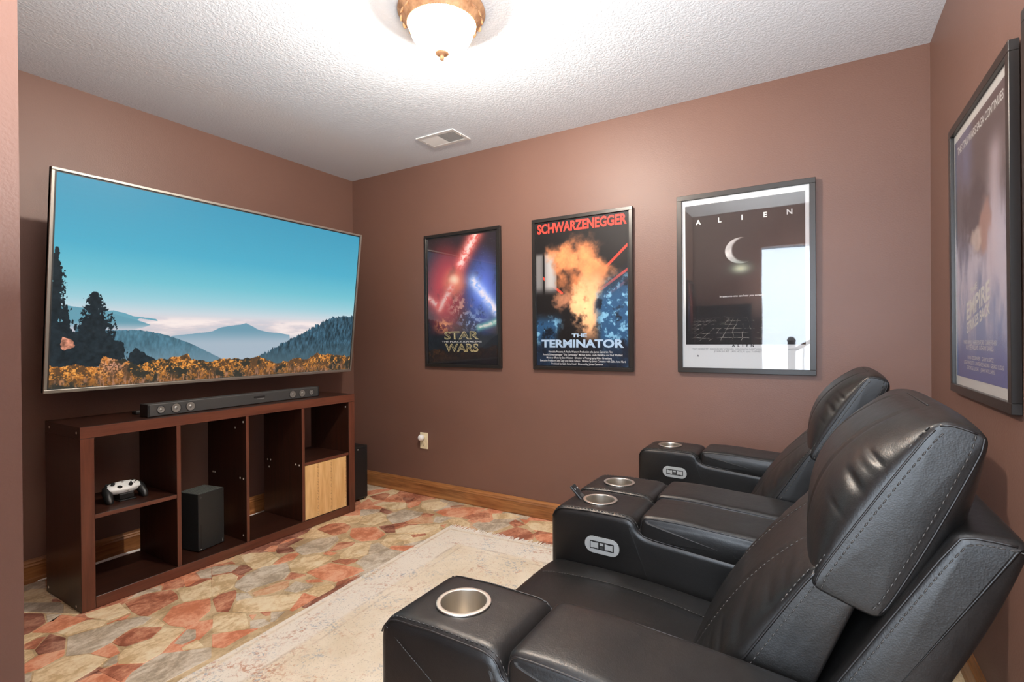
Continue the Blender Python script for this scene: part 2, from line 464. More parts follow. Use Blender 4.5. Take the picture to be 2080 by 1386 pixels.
# ------------------------------------------------------------------ flagstones
STONES = """r 728,-1865 797,-1863 828,-1845 808,-1784 785,-1706 733,-1687 667,-1681 604,-1765 618,-1847
o 942,-1833 982,-1836 1044,-1814 1068,-1790 1008,-1687 975,-1667 904,-1631 843,-1708 834,-1754 909,-1830
c 831,-1710 903,-1631 884,-1615 718,-1526 719,-1610 684,-1671 732,-1682 803,-1706
r 634,-1708 674,-1671 686,-1635 586,-1596 564,-1665 603,-1689
o 690,-1633 702,-1620 668,-1555 597,-1543 591,-1594
g 672,-1553 712,-1523 589,-1457 580,-1530
g 605,-1762 630,-1708 578,-1680 566,-1779 592,-1828
c 620,-1980 717,-1946 729,-1907 729,-1869 670,-1865 598,-1856 581,-1926 578,-1976
o 644,-2093 637,-1993 621,-1984 493,-2026 561,-2142
d 552,-2204 561,-2183 561,-2142 517,-2081 418,-2061 281,-2135
g 270,-2133 410,-2060 429,-2059 488,-2020 406,-1989 366,-1987 168,-2107
c 162,-2105 362,-1989 251,-1985 183,-1979 83,-1992 93,-2060 79,-2085
g 73,-2083 87,-2058 102,-2004 140,-1970 21,-1938 17,-2037 17,-2064
r 329,-2008 364,-1983 308,-1984 299,-1999
c 490,-2018 493,-2026 563,-1986 406,-1989
g 516,-2079 535,-2066 491,-2022 438,-2058
c 716,-2080 723,-2059 747,-1969 718,-1950 640,-1987 648,-2091
o 754,-1960 751,-1927 782,-1913 743,-1871 742,-1927 746,-1961
g 796,-2104 872,-2132 930,-2077 919,-2008 906,-1996 875,-1928 880,-1882 852,-1840 801,-1860 767,-1922 760,-1970 747,-2020 724,-2079
c 930,-1881 969,-1857 959,-1841 880,-1832 899,-1898
r 921,-2007 964,-2005 996,-1990 1017,-1915 974,-1855 897,-1900 879,-1926 906,-1996
o 939,-2077 1024,-2054 1021,-2020 966,-2008 918,-2008 930,-2077
c 1093,-2055 1168,-2004 1159,-1943 1115,-1886 1065,-1809 980,-1854 1021,-1917 1004,-1997 1034,-2030
g 1133,-1891 1168,-1878 1172,-1829 1104,-1795 1073,-1813
o 1186,-1905 1168,-1878 1140,-1902 1163,-1941
c 1213,-1896 1251,-1841 1181,-1828 1185,-1890
d 773,-2180 817,-2118 799,-2109 725,-2083 636,-2106 723,-2176
r 716,-2173 648,-2120 632,-2137 652,-2203 653,-2217
c 637,-2219 644,-2200 621,-2143 616,-2113 580,-2135 567,-2183 564,-2201
c 811,-2263 807,-2246 771,-2188 718,-2179 637,-2219
o 858,-2281 866,-2251 882,-2202 859,-2130 816,-2114 775,-2182 815,-2248 836,-2275
c 990,-2258 1093,-2185 1076,-2174 1057,-2106 1024,-2057 927,-2082 879,-2128 888,-2199 889,-2224 959,-2252
g 1069,-2089 1085,-2053 1025,-2029 1031,-2053 1057,-2086
r 1129,-2102 1215,-2093 1189,-2055 1170,-2003 1094,-2061 1067,-2107
o 1130,-2181 1221,-2128 1221,-2098 1132,-2101 1081,-2118 1086,-2177
g 1230,-2093 1344,-2026 1344,-1863 1279,-1828 1216,-1891 1159,-1943 1168,-2001 1189,-2055
g 909,-2293 956,-2253 886,-2226 865,-2282
c 716,-1351 800,-1365 828,-1286 791,-1217 693,-1196 597,-1252 591,-1308
d 808,-1437 797,-1366 728,-1352 696,-1371 732,-1435
g 683,-1507 729,-1436 700,-1376 652,-1388 589,-1456
g 899,-1520 996,-1521 987,-1482 1028,-1350 985,-1287 881,-1231 811,-1327 828,-1437 863,-1494
c 897,-1622 894,-1523 810,-1448 744,-1442 696,-1514
c 988,-1286 1058,-1260 1050,-1125 1030,-1071 944,-1086 872,-1179 908,-1240
o 854,-1263 874,-1194 839,-1130 817,-1125 786,-1160 793,-1208 833,-1283
d 741,-1186 792,-1121 718,-1091 639,-1117 708,-1179
o 703,-1182 639,-1117 604,-1138 639,-1210
r 1073,-1324 1085,-1266 991,-1291 1033,-1354
o 1173,-1265 1270,-1247 1297,-1091 1259,-1083 1072,-1121 1058,-1253
r 1164,-1091 1179,-1050 1168,-1016 1080,-1066 1066,-1108
g 1290,-1080 1307,-1008 1278,-840 1161,-961 1185,-1055
c 1092,-1068 1166,-957 1059,-817 986,-878 1039,-1031
g 1172,-954 1272,-843 1175,-826 1098,-804 1075,-846
r 941,-1053 978,-996 1000,-899 976,-865 897,-920 951,-1029
c 963,-862 883,-848 895,-902
o 920,-837 996,-843 1060,-787 1043,-694 908,-640 789,-731 870,-815
r 791,-866 818,-792 766,-710 678,-690 610,-753 621,-850
d 1029,-680 1072,-645 968,-547 910,-627
c 727,-949 739,-900 761,-867 600,-851 630,-1005
g 792,-1121 866,-1131 939,-1036 868,-887 813,-858 742,-960 750,-1091
o 641,-1059 627,-986 604,-1040 624,-1107
r 1308,-1269 1317,-1195 1309,-1129 1272,-1242 1296,-1269
p 1060,-1521 1100,-1467 1117,-1393 1063,-1343 1036,-1387 1026,-1459 1020,-1513
g 1190,-1408 1213,-1350 1203,-1316 1094,-1339 1128,-1425
c 1096,-1645 1162,-1617 1299,-1515 1269,-1441 1223,-1395 1120,-1480 1029,-1569 1052,-1615
r 1043,-1681 1087,-1655 1063,-1631 966,-1545 926,-1530 903,-1594 921,-1633
g 1026,-1589 1068,-1529 1001,-1518 961,-1548
o 1321,-1514 1312,-1381 1223,-1389 1303,-1518
c 1233,-1390 1316,-1378 1310,-1281 1262,-1268 1218,-1347
c 1183,-1776 1245,-1731 1280,-1682 1167,-1625 1074,-1668 1063,-1707
o 1283,-1830 1325,-1809 1317,-1735 1315,-1661 1253,-1722 1196,-1783
g 1290,-1685 1315,-1661 1325,-1616 1267,-1609 1232,-1650
r 1254,-1596 1267,-1583 1241,-1560 1206,-1591
o 1237,-1642 1211,-1605 1185,-1626
g 1313,-1613 1326,-1605 1294,-1529 1250,-1566
r 661,-1375 610,-1364 602,-1409
p 596,-1413 592,-1366 576,-1325 553,-1437
o 1154,-1318 1218,-1274 1173,-1265 1123,-1308
o 1006,-1059 1008,-1014 945,-1033 948,-1066
o 574,-507 599,-418 577,-328 444,-268 488,-431
r 515,-269 568,-238 509,-114 445,-105 409,-230
d 803,-442 809,-384 679,-368 714,-427
c 666,-355 788,-348 822,-291 741,-194 588,-268 581,-352
o 841,-280 859,-193 818,-123 760,-170 797,-254
d 688,-170 757,-145 720,-81 642,-126
r 642,-196 690,-182 633,-117 594,-125 602,-177
c 971,-255 1044,-188 1025,-71 936,-55 848,-147 910,-240
r 1080,-118 1169,-41 1113,-53 1054,-107
o 1154,-280 1256,-244 1306,-111 1302,-17 1233,-30 1062,-141 1047,-248
r 1356,-253 1426,-158 1373,-84 1300,-115 1262,-252
o 1395,-285 1397,-230 1323,-266
g 843,-492 961,-555 999,-491 1016,-371 986,-295 831,-311 806,-445
c 865,-632 891,-531 815,-464 739,-437 702,-551 761,-649
g 687,-537 725,-433 685,-394 572,-459 678,-565
r 1031,-367 1082,-333 1074,-280 993,-303 1008,-341
g 1209,-391 1215,-279 1172,-281 1106,-319 1157,-400
p 1048,-505 1169,-415 1094,-326 1028,-364 1011,-495
c 1278,-373 1408,-360 1371,-298 1262,-263 1209,-327
g 1494,-370 1575,-342 1604,-206 1547,-176 1395,-274 1398,-324
r 1640,-216 1685,-149 1581,-102 1576,-180
c 1452,-165 1576,-94 1586,-43 1496,-17 1391,-86
o 1681,-141 1666,-75 1599,-80
c 1757,-198 1914,-185 1822,-17 1672,-71 1681,-141
r 1673,-380 1776,-383 1833,-324 1808,-265 1735,-211 1652,-209 1608,-352
o 1856,-328 1976,-311 1907,-170 1813,-262
c 1084,-655 1210,-591 1266,-481 1221,-406 1060,-519 1039,-612
o 1278,-445 1253,-383 1232,-420
c 1165,-831 1180,-805 1211,-647 1166,-616 1058,-698 1117,-807
o 1308,-822 1315,-727 1191,-799 1207,-840
r 1216,-653 1260,-581 1238,-566 1178,-629"""
def slab(poly, z0, z1):
    """a stone: top face, small chamfer, sides"""
    cx = sum(p[0] for p in poly) / len(poly); cy = sum(p[1] for p in poly) / len(poly)
    # cut the corners so outlines look broken rather than ruled
    q = []
    n = len(poly)
    for i in range(n):
        p0, p1, p2 = (Vector(poly[i - 1]), Vector(poly[i]), Vector(poly[(i + 1) % n]))
        q.append(p1.lerp(p0, 0.05)); q.append(p1.lerp(p2, 0.05))
    out = []
    for p in q:
        d = Vector((cx, cy)) - p
        L = max(d.length, 1e-4)
        out.append((p + d / L * min(0.0012, L * 0.2), p + d / L * min(0.0026, L * 0.3)))
    bm = bmnew()
    lo = [bm.verts.new((a.x, a.y, z0)) for a, b in out]
    mid = [bm.verts.new((a.x, a.y, z1 - 0.0009)) for a, b in out]
    top = [bm.verts.new((b.x, b.y, z1)) for a, b in out]
    m = len(out)
    for i in range(m):
        j = (i + 1) % m
        bm.faces.new((lo[i], lo[j], mid[j], mid[i])); bm.faces.new((mid[i], mid[j], top[j], top[i]))
    bm.faces.new(top)
    return bm

def inside(p, poly):
    c = False; n = len(poly)
    for i in range(n):
        x0, y0 = poly[i]; x1, y1 = poly[i - 1]
        if (y0 > p[1]) != (y1 > p[1]) and p[0] < (x1 - x0) * (p[1] - y0) / (y1 - y0) + x0: c = not c
    return c

traced = []
for ln in STONES.strip().split('\n'):
    w = ln.split()
    traced.append((w[0], [tuple(float(v) / 1000 for v in q.split(',')) for q in w[1:]]))
SM = {k: M['s_' + k] for k in 'cporgd'}
for i, (k, poly) in enumerate(traced):
    obj('stone', slab(poly, -0.0022, -0.0006 + 0.0001 * (i % 7)), SM[k], floor)

def clip(poly, nx, ny, c):
    out = []
    n = len(poly)
    for i in range(n):
        a, b = poly[i], poly[(i + 1) % n]
        da = nx * a[0] + ny * a[1] - c; db = nx * b[0] + ny * b[1] - c
        if da <= 0: out.append(a)
        if (da < 0 < db) or (db < 0 < da):
            t = da / (da - db); out.append((a[0] + (b[0] - a[0]) * t, a[1] + (b[1] - a[1]) * t))
    return out
rs = random.Random(11)
seeds = []
tries = 0
while len(seeds) < 330 and tries < 60000:
    tries += 1
    p = (rs.uniform(0.0, W), rs.uniform(FY, 0.0))
    dmin = rs.choice((0.10, 0.15, 0.19))
    if all(((p[0] - s[0]) * 1.35) ** 2 + (p[1] - s[1]) ** 2 > dmin ** 2 for s in seeds): seeds.append(p)
nfill = 0
rug_in = lambda p: 1.42 < p[0] < 2.80 and -2.40 < p[1] < -0.48
for i, s in enumerate(seeds):
    if rug_in(s): continue
    poly = [(0.0, FY), (W, FY), (W, 0.0), (0.0, 0.0)]
    for j, t in enumerate(seeds):
        if j == i: continue
        dx, dy = (t[0] - s[0]) * 1.8, (t[1] - s[1])
        if dx * dx + dy * dy > 1.0: continue
        mx, my = (t[0] + s[0]) / 2, (t[1] + s[1]) / 2
        poly = clip(poly, dx * 1.35, dy, dx * 1.35 * mx + dy * my)
        if len(poly) < 3: break
    if len(poly) < 3: continue
    if s[1] < JY and s[0] < JX: continue
    cx = sum(p[0] for p in poly) / len(poly); cy = sum(p[1] for p in poly) / len(poly)
    pts = [(cx, cy)] + [((cx + p[0]) / 2, (cy + p[1]) / 2) for p in poly] + [((cx + 3*p[0]) / 4, (cy + 3*p[1]) / 4) for p in poly]
    cov = sum(any(inside(q, tp) for _, tp in traced) for q in pts) / len(pts)
    if cov > 0.6: continue
    nfill += 1
    if nfill > 185: break
    obj('stone', slab(poly, -0.0022, -0.0016 + 0.0001 * (i % 5)), SM[rs.choice('ccccgggoorrpd')], floor)
print('stones', len(traced), nfill)

# ------------------------------------------------------------------ rug
def rug_mat():
    m, nt, p = new_mat('distressed_rug')
    tc = N(nt, 'ShaderNodeTexCoord')
    sx = N(nt, 'ShaderNodeSeparateXYZ'); nt.links.new(tc.outputs['Object'], sx.inputs[0])
    def noise(sc, det=4.0, dist=0.0, rough=0.6):
        n = N(nt, 'ShaderNodeTexNoise', i_Scale=sc, i_Detail=det, i_Distortion=dist, i_Roughness=rough)
        nt.links.new(tc.outputs['Object'], n.inputs['Vector']); return n.outputs[0]
    base = ramp(nt, [(0.35, rgb(218, 202, 174)), (0.55, rgb(232, 218, 194)), (0.7, rgb(238, 228, 210))], noise(3.0, 6))
    def layer(prev, col, mask):
        mx = N(nt, 'ShaderNodeMix', data_type='RGBA')
        nt.links.new(mask, mx.inputs['Factor']); nt.links.new(prev, mx.inputs['A']); mx.inputs['B'].default_value = col
        return mx.outputs['Result']
    def mul(a, b):
        q = N(nt, 'ShaderNodeMath', operation='MULTIPLY')
        nt.links.new(a, q.inputs[0])
        if isinstance(b, float): q.inputs[1].default_value = b
        else: nt.links.new(b, q.inputs[1])
        return q.outputs[0]
    # distance to the nearest edge of the rug (1.56 x 2.00)
    ax = N(nt, 'ShaderNodeMath', operation='ABSOLUTE'); nt.links.new(sx.outputs[0], ax.inputs[0])
    ay = N(nt, 'ShaderNodeMath', operation='ABSOLUTE'); nt.links.new(sx.outputs[1], ay.inputs[0])
    ex = N(nt, 'ShaderNodeMath', operation='SUBTRACT'); ex.inputs[0].default_value = 0.78; nt.links.new(ax.outputs[0], ex.inputs[1])
    ey = N(nt, 'ShaderNodeMath', operation='SUBTRACT'); ey.inputs[0].default_value = 1.00; nt.links.new(ay.outputs[0], ey.inputs[1])
    e = N(nt, 'ShaderNodeMath', operation='MINIMUM'); nt.links.new(ex.outputs[0], e.inputs[0]); nt.links.new(ey.outputs[0], e.inputs[1])
    wob = N(nt, 'ShaderNodeMath', operation='MULTIPLY_ADD'); wob.inputs[1].default_value = 0.012
    nt.links.new(noise(30.0, 3), wob.inputs[0]); nt.links.new(e.outputs[0], wob.inputs[2])
    E = wob.outputs[0]
    def band(stops): return ramp(nt, stops, E)
    K = (0, 0, 0, 1); Wt = (1, 1, 1, 1)
    border = band([(0.0, Wt), (0.022, Wt), (0.03, K), (0.04, K), (0.045, Wt), (0.19, Wt), (0.21, K)])
    c = layer(base, rgb(232, 223, 208), mul(border, 0.75))
    # guard lines between the borders
    lines = band([(0.0, K), (0.028, K), (0.034, Wt), (0.042, K), (0.19, K), (0.20, Wt), (0.208, K), (0.235, K), (0.24, Wt), (0.248, K)])
    brk = ramp(nt, [(0.42, K), (0.62, Wt)], noise(9.0, 5))
    c = layer(c, rgb(172, 146, 122), mul(mul(lines, brk), 0.6))
    # worn medallion pattern made of rings
    vo = N(nt, 'ShaderNodeTexVoronoi', i_Scale=4.2, feature='DISTANCE_TO_EDGE')
    nt.links.new(tc.outputs['Object'], vo.inputs['Vector'])
    vr = ramp(nt, [(0.0, Wt), (0.03, Wt), (0.05, K), (0.11, K), (0.125, Wt), (0.14, K)], vo.outputs[0])
    fine = ramp(nt, [(0.50, K), (0.60, Wt)], noise(75.0, 4))
    med = ramp(nt, [(0.46, K), (0.62, Wt)], noise(5.5, 3, 0.8))
    c = layer(c, rgb(186, 128, 96), mul(mul(mul(vr, fine), med), 0.75))
    fine2 = ramp(nt, [(0.53, K), (0.60, Wt)], noise(95.0, 4))
    med2 = ramp(nt, [(0.50, K), (0.66, Wt)], noise(4.3, 4, 1.2))
    c = layer(c, rgb(132, 146, 160), mul(mul(fine2, med2), 0.7))
    fine3 = ramp(nt, [(0.54, K), (0.61, Wt)], noise(60.0, 5, 0.4))
    med3 = ramp(nt, [(0.54, K), (0.68, Wt)], noise(6.1, 4, 1.0))
    c = layer(c, rgb(196, 138, 100), mul(mul(fine3, med3), 0.6))
    fine4 = ramp(nt, [(0.60, K), (0.66, Wt)], noise(130.0, 3))
    c = layer(c, rgb(150, 132, 112), mul(fine4, 0.45))
    nt.links.new(c, p.inputs['Base Color'])
    p.inputs['Roughness'].default_value = 0.92; p.inputs['Specular IOR Level'].default_value = 0.15
    b = N(nt, 'ShaderNodeBump', i_Strength=0.3, i_Distance=0.002)
    nt.links.new(noise(260.0, 3), b.inputs['Height']); nt.links.new(b.outputs[0], p.inputs['Normal'])
    return m
M['rug'] = rug_mat()
M['fringe'] = simple('cotton_fringe', rgb(244, 238, 226), 0.9)
RA = math.radians(3.2)
rug_c = Vector((1.30, -0.425, 0)) + Matrix.Rotation(RA, 3, 'Z') @ Vector((0.78, -1.00, 0))
rug = thing('rug', 'large worn cream rug with a faded blue and rust pattern lying on the flagstone floor', 'rug', (rug_c.x, rug_c.y, 0.0), RA)
bm = bmnew()
nx, ny = 40, 54
grid = []
for j in range(ny + 1):
    row = []
    for i in range(nx + 1):
        x = -0.78 + 1.56 * i / nx; y = -1.00 + 2.00 * j / ny
        edge = min(0.78 - abs(x), 1.00 - abs(y))
        if edge < 1e-6:
            w = 0.0016 * math.sin(x * 23 + y * 17)
            x2, y2 = x + (w if abs(x) > 0.77 else 0), y + (w if abs(y) > 1.05 else 0)
        else: x2, y2 = x, y
        row.append(bm.verts.new((x2, y2, 0.0055 + 0.0008 * math.sin(x * 9 + y * 4))))
    grid.append(row)
for j in range(ny):
    for i in range(nx):
        bm.faces.new((grid[j][i], grid[j][i + 1], grid[j + 1][i + 1], grid[j + 1][i]))
ret = bmesh.ops.extrude_face_region(bm, geom=bm.faces[:])
for v in ret['geom']:
    if isinstance(v, bmesh.types.BMVert): v.co.z = 0.0007
obj('pile', bm, M['rug'], rug, local=True)
for sgn in (1, -1):
    bm = bmnew()
    for i in range(260):
        x = -0.775 + 1.55 * i / 259 + rs.uniform(-0.002, 0.002)
        L = rs.uniform(0.030, 0.055) * (1.25 if rs.random() < 0.12 else 1)
        dx = rs.uniform(-0.010, 0.010)
        y = 0.998
        add_tube(bm, [(x, sgn * y, 0.004), (x + dx * 0.4, sgn * (y + L * 0.5), 0.003), (x + dx, sgn * (y + L), 0.0016)], [0.0022, 0.0020, 0.0013], 4, False)
    f = obj('fringe', bm, M['fringe'], rug, local=True); f['kind'] = 'stuff'

# ------------------------------------------------------------------ ceiling lamp
lamp = thing('ceiling_lamp', 'lit frosted bowl ceiling lamp with a carved bronze ring and finial', 'lamp', (1.985, -1.31, H))
LX, LY = 1.985, -1.31
M['bronze'] = wood('carved_bronze', rgb(140, 98, 68), rgb(206, 162, 122), 0.6, 'Z', 6.0, 1.2, bump=0.25)
m, nt, p = new_mat('frosted_bowl')
p.inputs['Base Color'].default_value = rgb(250, 236, 214); p.inputs['Roughness'].default_value = 0.25
p.inputs['Emission Color'].default_value = (1.0, 0.80, 0.58, 1); p.inputs['Emission Strength'].default_value = 9.0
out = nt.nodes['Material Output']
tb = N(nt, 'ShaderNodeBsdfTransparent'); tb.inputs[0].default_value = (1, 0.97, 0.92, 1)
tr = N(nt, 'ShaderNodeBsdfTranslucent'); tr.inputs[0].default_value = rgb(252, 236, 210)
tcn = N(nt, 'ShaderNodeTexCoord'); mn = N(nt, 'ShaderNodeTexNoise', i_Scale=9.0, i_Detail=4.0, i_Distortion=1.5)
nt.links.new(tcn.outputs['Object'], mn.inputs['Vector'])
mr = N(nt, 'ShaderNodeMapRange'); nt.links.new(mn.outputs[0], mr.inputs[0]); mr.inputs['To Min'].default_value = 0.45; mr.inputs['To Max'].default_value = 0.6
a1 = N(nt, 'ShaderNodeMixShader'); nt.links.new(mr.outputs[0], a1.inputs[0]); nt.links.new(p.outputs[0], a1.inputs[1]); nt.links.new(tr.outputs[0], a1.inputs[2])
a2 = N(nt, 'ShaderNodeMixShader'); a2.inputs[0].default_value = 0.62; nt.links.new(a1.outputs[0], a2.inputs[1]); nt.links.new(tb.outputs[0], a2.inputs[2])
nt.links.new(a2.outputs[0], out.inputs[0])
M['bowl'] = m
bm = bmnew()
add_lathe(bm, [(0.120, -0.002), (0.160, -0.002), (0.168, -0.012), (0.170, -0.022), (0.166, -0.028), (0.160, -0.031), (0.152, -0.048),
               (0.140, -0.060), (0.136, -0.066), (0.130, -0.070), (0.126, -0.066), (0.124, -0.056), (0.122, -0.02)], (LX, LY, H), 64)
ring = obj('ring', bm, M['bronze'], lamp, smooth=True)
bm = bmnew()
for i in range(20):        # carved lobes on the ring
    a = 2 * PI * i / 20
    c = Vector((LX + 0.1545 * math.cos(a), LY + 0.1545 * math.sin(a), H - 0.043))
    r_ = bmesh.ops.create_icosphere(bm, subdivisions=2, radius=1.0)
    for v in r_['verts']:
        q = Vector((v.co.x * 0.0045, v.co.y * 0.017, v.co.z * 0.012))
        v.co = c + Matrix.Rotation(a, 3, 'Z') @ (Matrix.Rotation(-0.5, 3, 'Y') @ q)
obj('carving', bm, M['bronze'], ring, smooth=True)
bm = bmnew()
for i in range(96):        # rope bead round the glass
    a = 2 * PI * i / 96
    c = Vector((LX + 0.1335 * math.cos(a), LY + 0.1335 * math.sin(a), H - 0.0675))
    t = Vector((-math.sin(a), math.cos(a), 0.9)).normalized() * 0.0045
    add_tube(bm, [c - t, c, c + t], [0.0012, 0.0026, 0.0012], 5)
o = obj('rope_bead', bm, M['bronze'], ring, smooth=True); o['kind'] = 'stuff'
bm = bmnew()
pr = []
for i in range(15):
    a = i / 14 * PI / 2
    pr.append((0.127 * math.cos(a) ** 0.85 if i < 14 else 0.0001, -0.060 - 0.118 * math.sin(a)))
add_lathe(bm, pr, (LX, LY, H), 64, caps=False)
obj('glass_bowl', bm, M['bowl'], lamp, smooth=True)
bm = bmnew()
add_lathe(bm, [(0.0001, -0.172), (0.026, -0.1745), (0.027, -0.178), (0.018, -0.183), (0.010, -0.185), (0.0075, -0.189), (0.0095, -0.194), (0.008, -0.200), (0.003, -0.204), (0.0001, -0.205)], (LX, LY, H), 32, caps=False)
obj('finial', bm, M['bronze'], lamp, smooth=True)
bl = bpy.data.lights.new('bulb_light', 'POINT'); bl.energy = LAMP_POWER; bl.color = LAMP_COL; bl.shadow_soft_size = 0.035
bo = bpy.data.objects.new('bulb_light', bl); COL.objects.link(bo); bo.parent = lamp; bo.location = (0, 0, -0.100)

# ------------------------------------------------------------------ ceiling vent
vent = thing('ceiling_vent', 'white metal air register set in the textured ceiling near the corner', 'vent', (1.182, -0.30, H))
vx0, vx1, vy0, vy1 = 1.032, 1.330, -0.395, -0.208
bm = bmnew()
zz = H - 0.006
for lo, hi in (((vx0, vy0), (vx1, vy0 + 0.028)), ((vx0, vy1 - 0.028), (vx1, vy1)), ((vx0, vy0 + 0.028), (vx0 + 0.022, vy1 - 0.028)), ((vx1 - 0.022, vy0 + 0.028), (vx1, vy1 - 0.028))):
    add_box(bm, (lo[0], lo[1], zz), (hi[0], hi[1], H - 0.0005), 0.001, 1)
obj('vent_frame', bm, M['vent'], vent)
bm = bmnew(); add_box(bm, (vx0 + 0.022, vy0 + 0.028, H - 0.0012), (vx1 - 0.022, vy1 - 0.028, H - 0.0004)); obj('vent_backing', bm, simple('vent_shadow', rgb(200, 200, 200), 0.8), vent)
for half, sg in ((0, 1), (1, -1)):
    bm = bmnew()
    xa = vx0 + 0.022 + half * 0.127; xb = xa + 0.127
    for i in range(13):
        x = xa + 0.006 + i * 0.0097
        q = [bm.verts.new(v) for v in ((x, vy0 + 0.028, H - 0.0055), (x, vy1 - 0.028, H - 0.0055), (x + sg * 0.006, vy1 - 0.028, H - 0.001), (x + sg * 0.006, vy0 + 0.028, H - 0.001))]
        bm.faces.new(q)
        q = [bm.verts.new(v) for v in ((x + 0.0012, vy0 + 0.028, H - 0.0055), (x + 0.0012, vy1 - 0.028, H - 0.0055), (x + 0.0012 + sg * 0.006, vy1 - 0.028, H - 0.001), (x + 0.0012 + sg * 0.006, vy0 + 0.028, H - 0.001))]
        bm.faces.new(q)
    o = obj('louvers', bm, M['vent'], vent); o['kind'] = 'stuff'
for x, y in ((vx0 + 0.011, -0.30), (vx1 - 0.011, -0.30)):
    bm = bmnew(); add_lathe(bm, [(0.0045, -0.0056), (0.0045, -0.0075), (0.002, -0.0085)], (x, y, H), 12); obj('screw', bm, M['screw'], vent, smooth=False)

# ------------------------------------------------------------------ outlet and adapter
outlet = thing('wall_outlet', 'ivory double wall outlet low on the brown wall', 'outlet', (0.743, 0, 0.402))
bm = bmnew(); add_box(bm, (0.705, -0.006, 0.342), (0.781, 0.0, 0.462), 0.003, 2); obj('cover_plate', bm, M['ivory'], outlet)
for z in (0.377, 0.427):
    bm = bmnew(); add_lathe(bm, [(0.0165, -0.006), (0.0165, -0.0085), (0.015, -0.009)], (0.743, 0, z), 24, 'Y'); s = obj('socket', bm, M['ivory'], outlet)
    if z < 0.4:
        bm = bmnew()
        for dx in (-0.006, 0.006): add_box(bm, (0.743 + dx - 0.0012, -0.0093, z - 0.001), (0.743 + dx + 0.0012, -0.0089, z + 0.008))
        add_box(bm, (0.7405, -0.0093, z - 0.010), (0.7455, -0.0089, z - 0.005))
        obj('slots', bm, M['black_plastic'], s)
bm = bmnew(); add_lathe(bm, [(0.0055, -0.006), (0.004, -0.0075)], (0.743, 0, 0.402), 12, 'Y'); obj('screw', bm, M['screw'], outlet)
ad = thing('plug_in_freshener', 'small round white plug-in device in the upper socket of the wall outlet', 'plug-in', (0.733, -0.009, 0.427))
bm = bmnew(); add_lathe(bm, [(0.016, -0.0092), (0.019, -0.014), (0.023, -0.026), (0.023, -0.034), (0.018, -0.044), (0.009, -0.048), (0.0001, -0.049)], (0.736, 0, 0.428), 32, 'Y', caps=True)
obj('body', bm, M['white_plastic'], ad, smooth=True)
bm = bmnew(); add_box(bm, (0.716, -0.047, 0.4175), (0.735, -0.0425, 0.4215), 0.001, 1); obj('vent_slot', bm, M['print_grey'], ad)
# ------------------------------------------------------------------ generated pictures (flat print and screen only)
def vnoise(w, h, cells, seed, octaves=4, gain=0.5, ax=1.0):
    rg = np.random.default_rng(seed)
    out = np.zeros((h, w), np.float32); amp = 1.0; tot = 0.0
    for o in range(octaves):
        cx = max(2, int(cells * 2 ** o)); cy = max(2, int(cells * ax * 2 ** o * h / w))
        g = rg.random((cy + 2, cx + 2)).astype(np.float32)
        y = np.linspace(0, cy, h, endpoint=False); x = np.linspace(0, cx, w, endpoint=False)
        yi = y.astype(int); xi = x.astype(int)
        fy = (y - yi)[:, None]; fx = (x - xi)[None, :]
        fy = fy * fy * (3 - 2 * fy); fx = fx * fx * (3 - 2 * fx)
        a = g[yi][:, xi]; b = g[yi][:, xi + 1]; c = g[yi + 1][:, xi]; d = g[yi + 1][:, xi + 1]
        out += amp * ((a * (1 - fx) + b * fx) * (1 - fy) + (c * (1 - fx) + d * fx) * fy)
        tot += amp; amp *= gain
    return out / tot

def polymask(U, V, poly):
    m = np.zeros(U.shape, bool); n = len(poly)
    for i in range(n):
        x0, y0 = poly[i]; x1, y1 = poly[i - 1]
        if y0 == y1: continue
        m ^= ((y0 > V) != (y1 > V)) & (U < (x1 - x0) * (V - y0) / (y1 - y0) + x0)
    return m

def lerp(a, b, t):
    return a + (b - a) * t[..., None]
def C3(r, g, b): return np.array([r, g, b], np.float32) / 255.0
def smooth(a, b, x):
    t = np.clip((x - a) / (b - a), 0, 1); return t * t * (3 - 2 * t)

def to_image(name, arr):
    h, w, _ = arr.shape
    px = np.ones((h, w, 4), np.float32); px[..., :3] = np.clip(arr, 0, 1)
    im = bpy.data.images.new(name, w, h)
    im.pixels.foreach_set(np.ascontiguousarray(px[::-1]).ravel())
    im.update(); im.pack()
    return im

def picture_mat(name, im, emit=0.0, rough=0.6, spec=0.3):
    m, nt, p = new_mat(name)
    t = N(nt, 'ShaderNodeTexImage'); t.image = im
    u = N(nt, 'ShaderNodeUVMap'); nt.links.new(u.outputs[0], t.inputs[0])
    p.inputs['Roughness'].default_value = rough; p.inputs['Specular IOR Level'].default_value = spec
    if emit > 0:
        p.inputs['Base Color'].default_value = (0.004, 0.004, 0.004, 1)
        nt.links.new(t.outputs[0], p.inputs['Emission Color']); p.inputs['Emission Strength'].default_value = emit
    else:
        nt.links.new(t.outputs[0], p.inputs['Base Color'])
    return m

def quad_uv(bm, vs):
    """vs: TL TR BR BL"""
    q = [bm.verts.new(v) for v in vs]
    f = bm.faces.new(q)
    uvl = bm.loops.layers.uv.verify()
    for lp, c in zip(f.loops, ((0, 1), (1, 1), (1, 0), (0, 0))): lp[uvl].uv = c
    return f

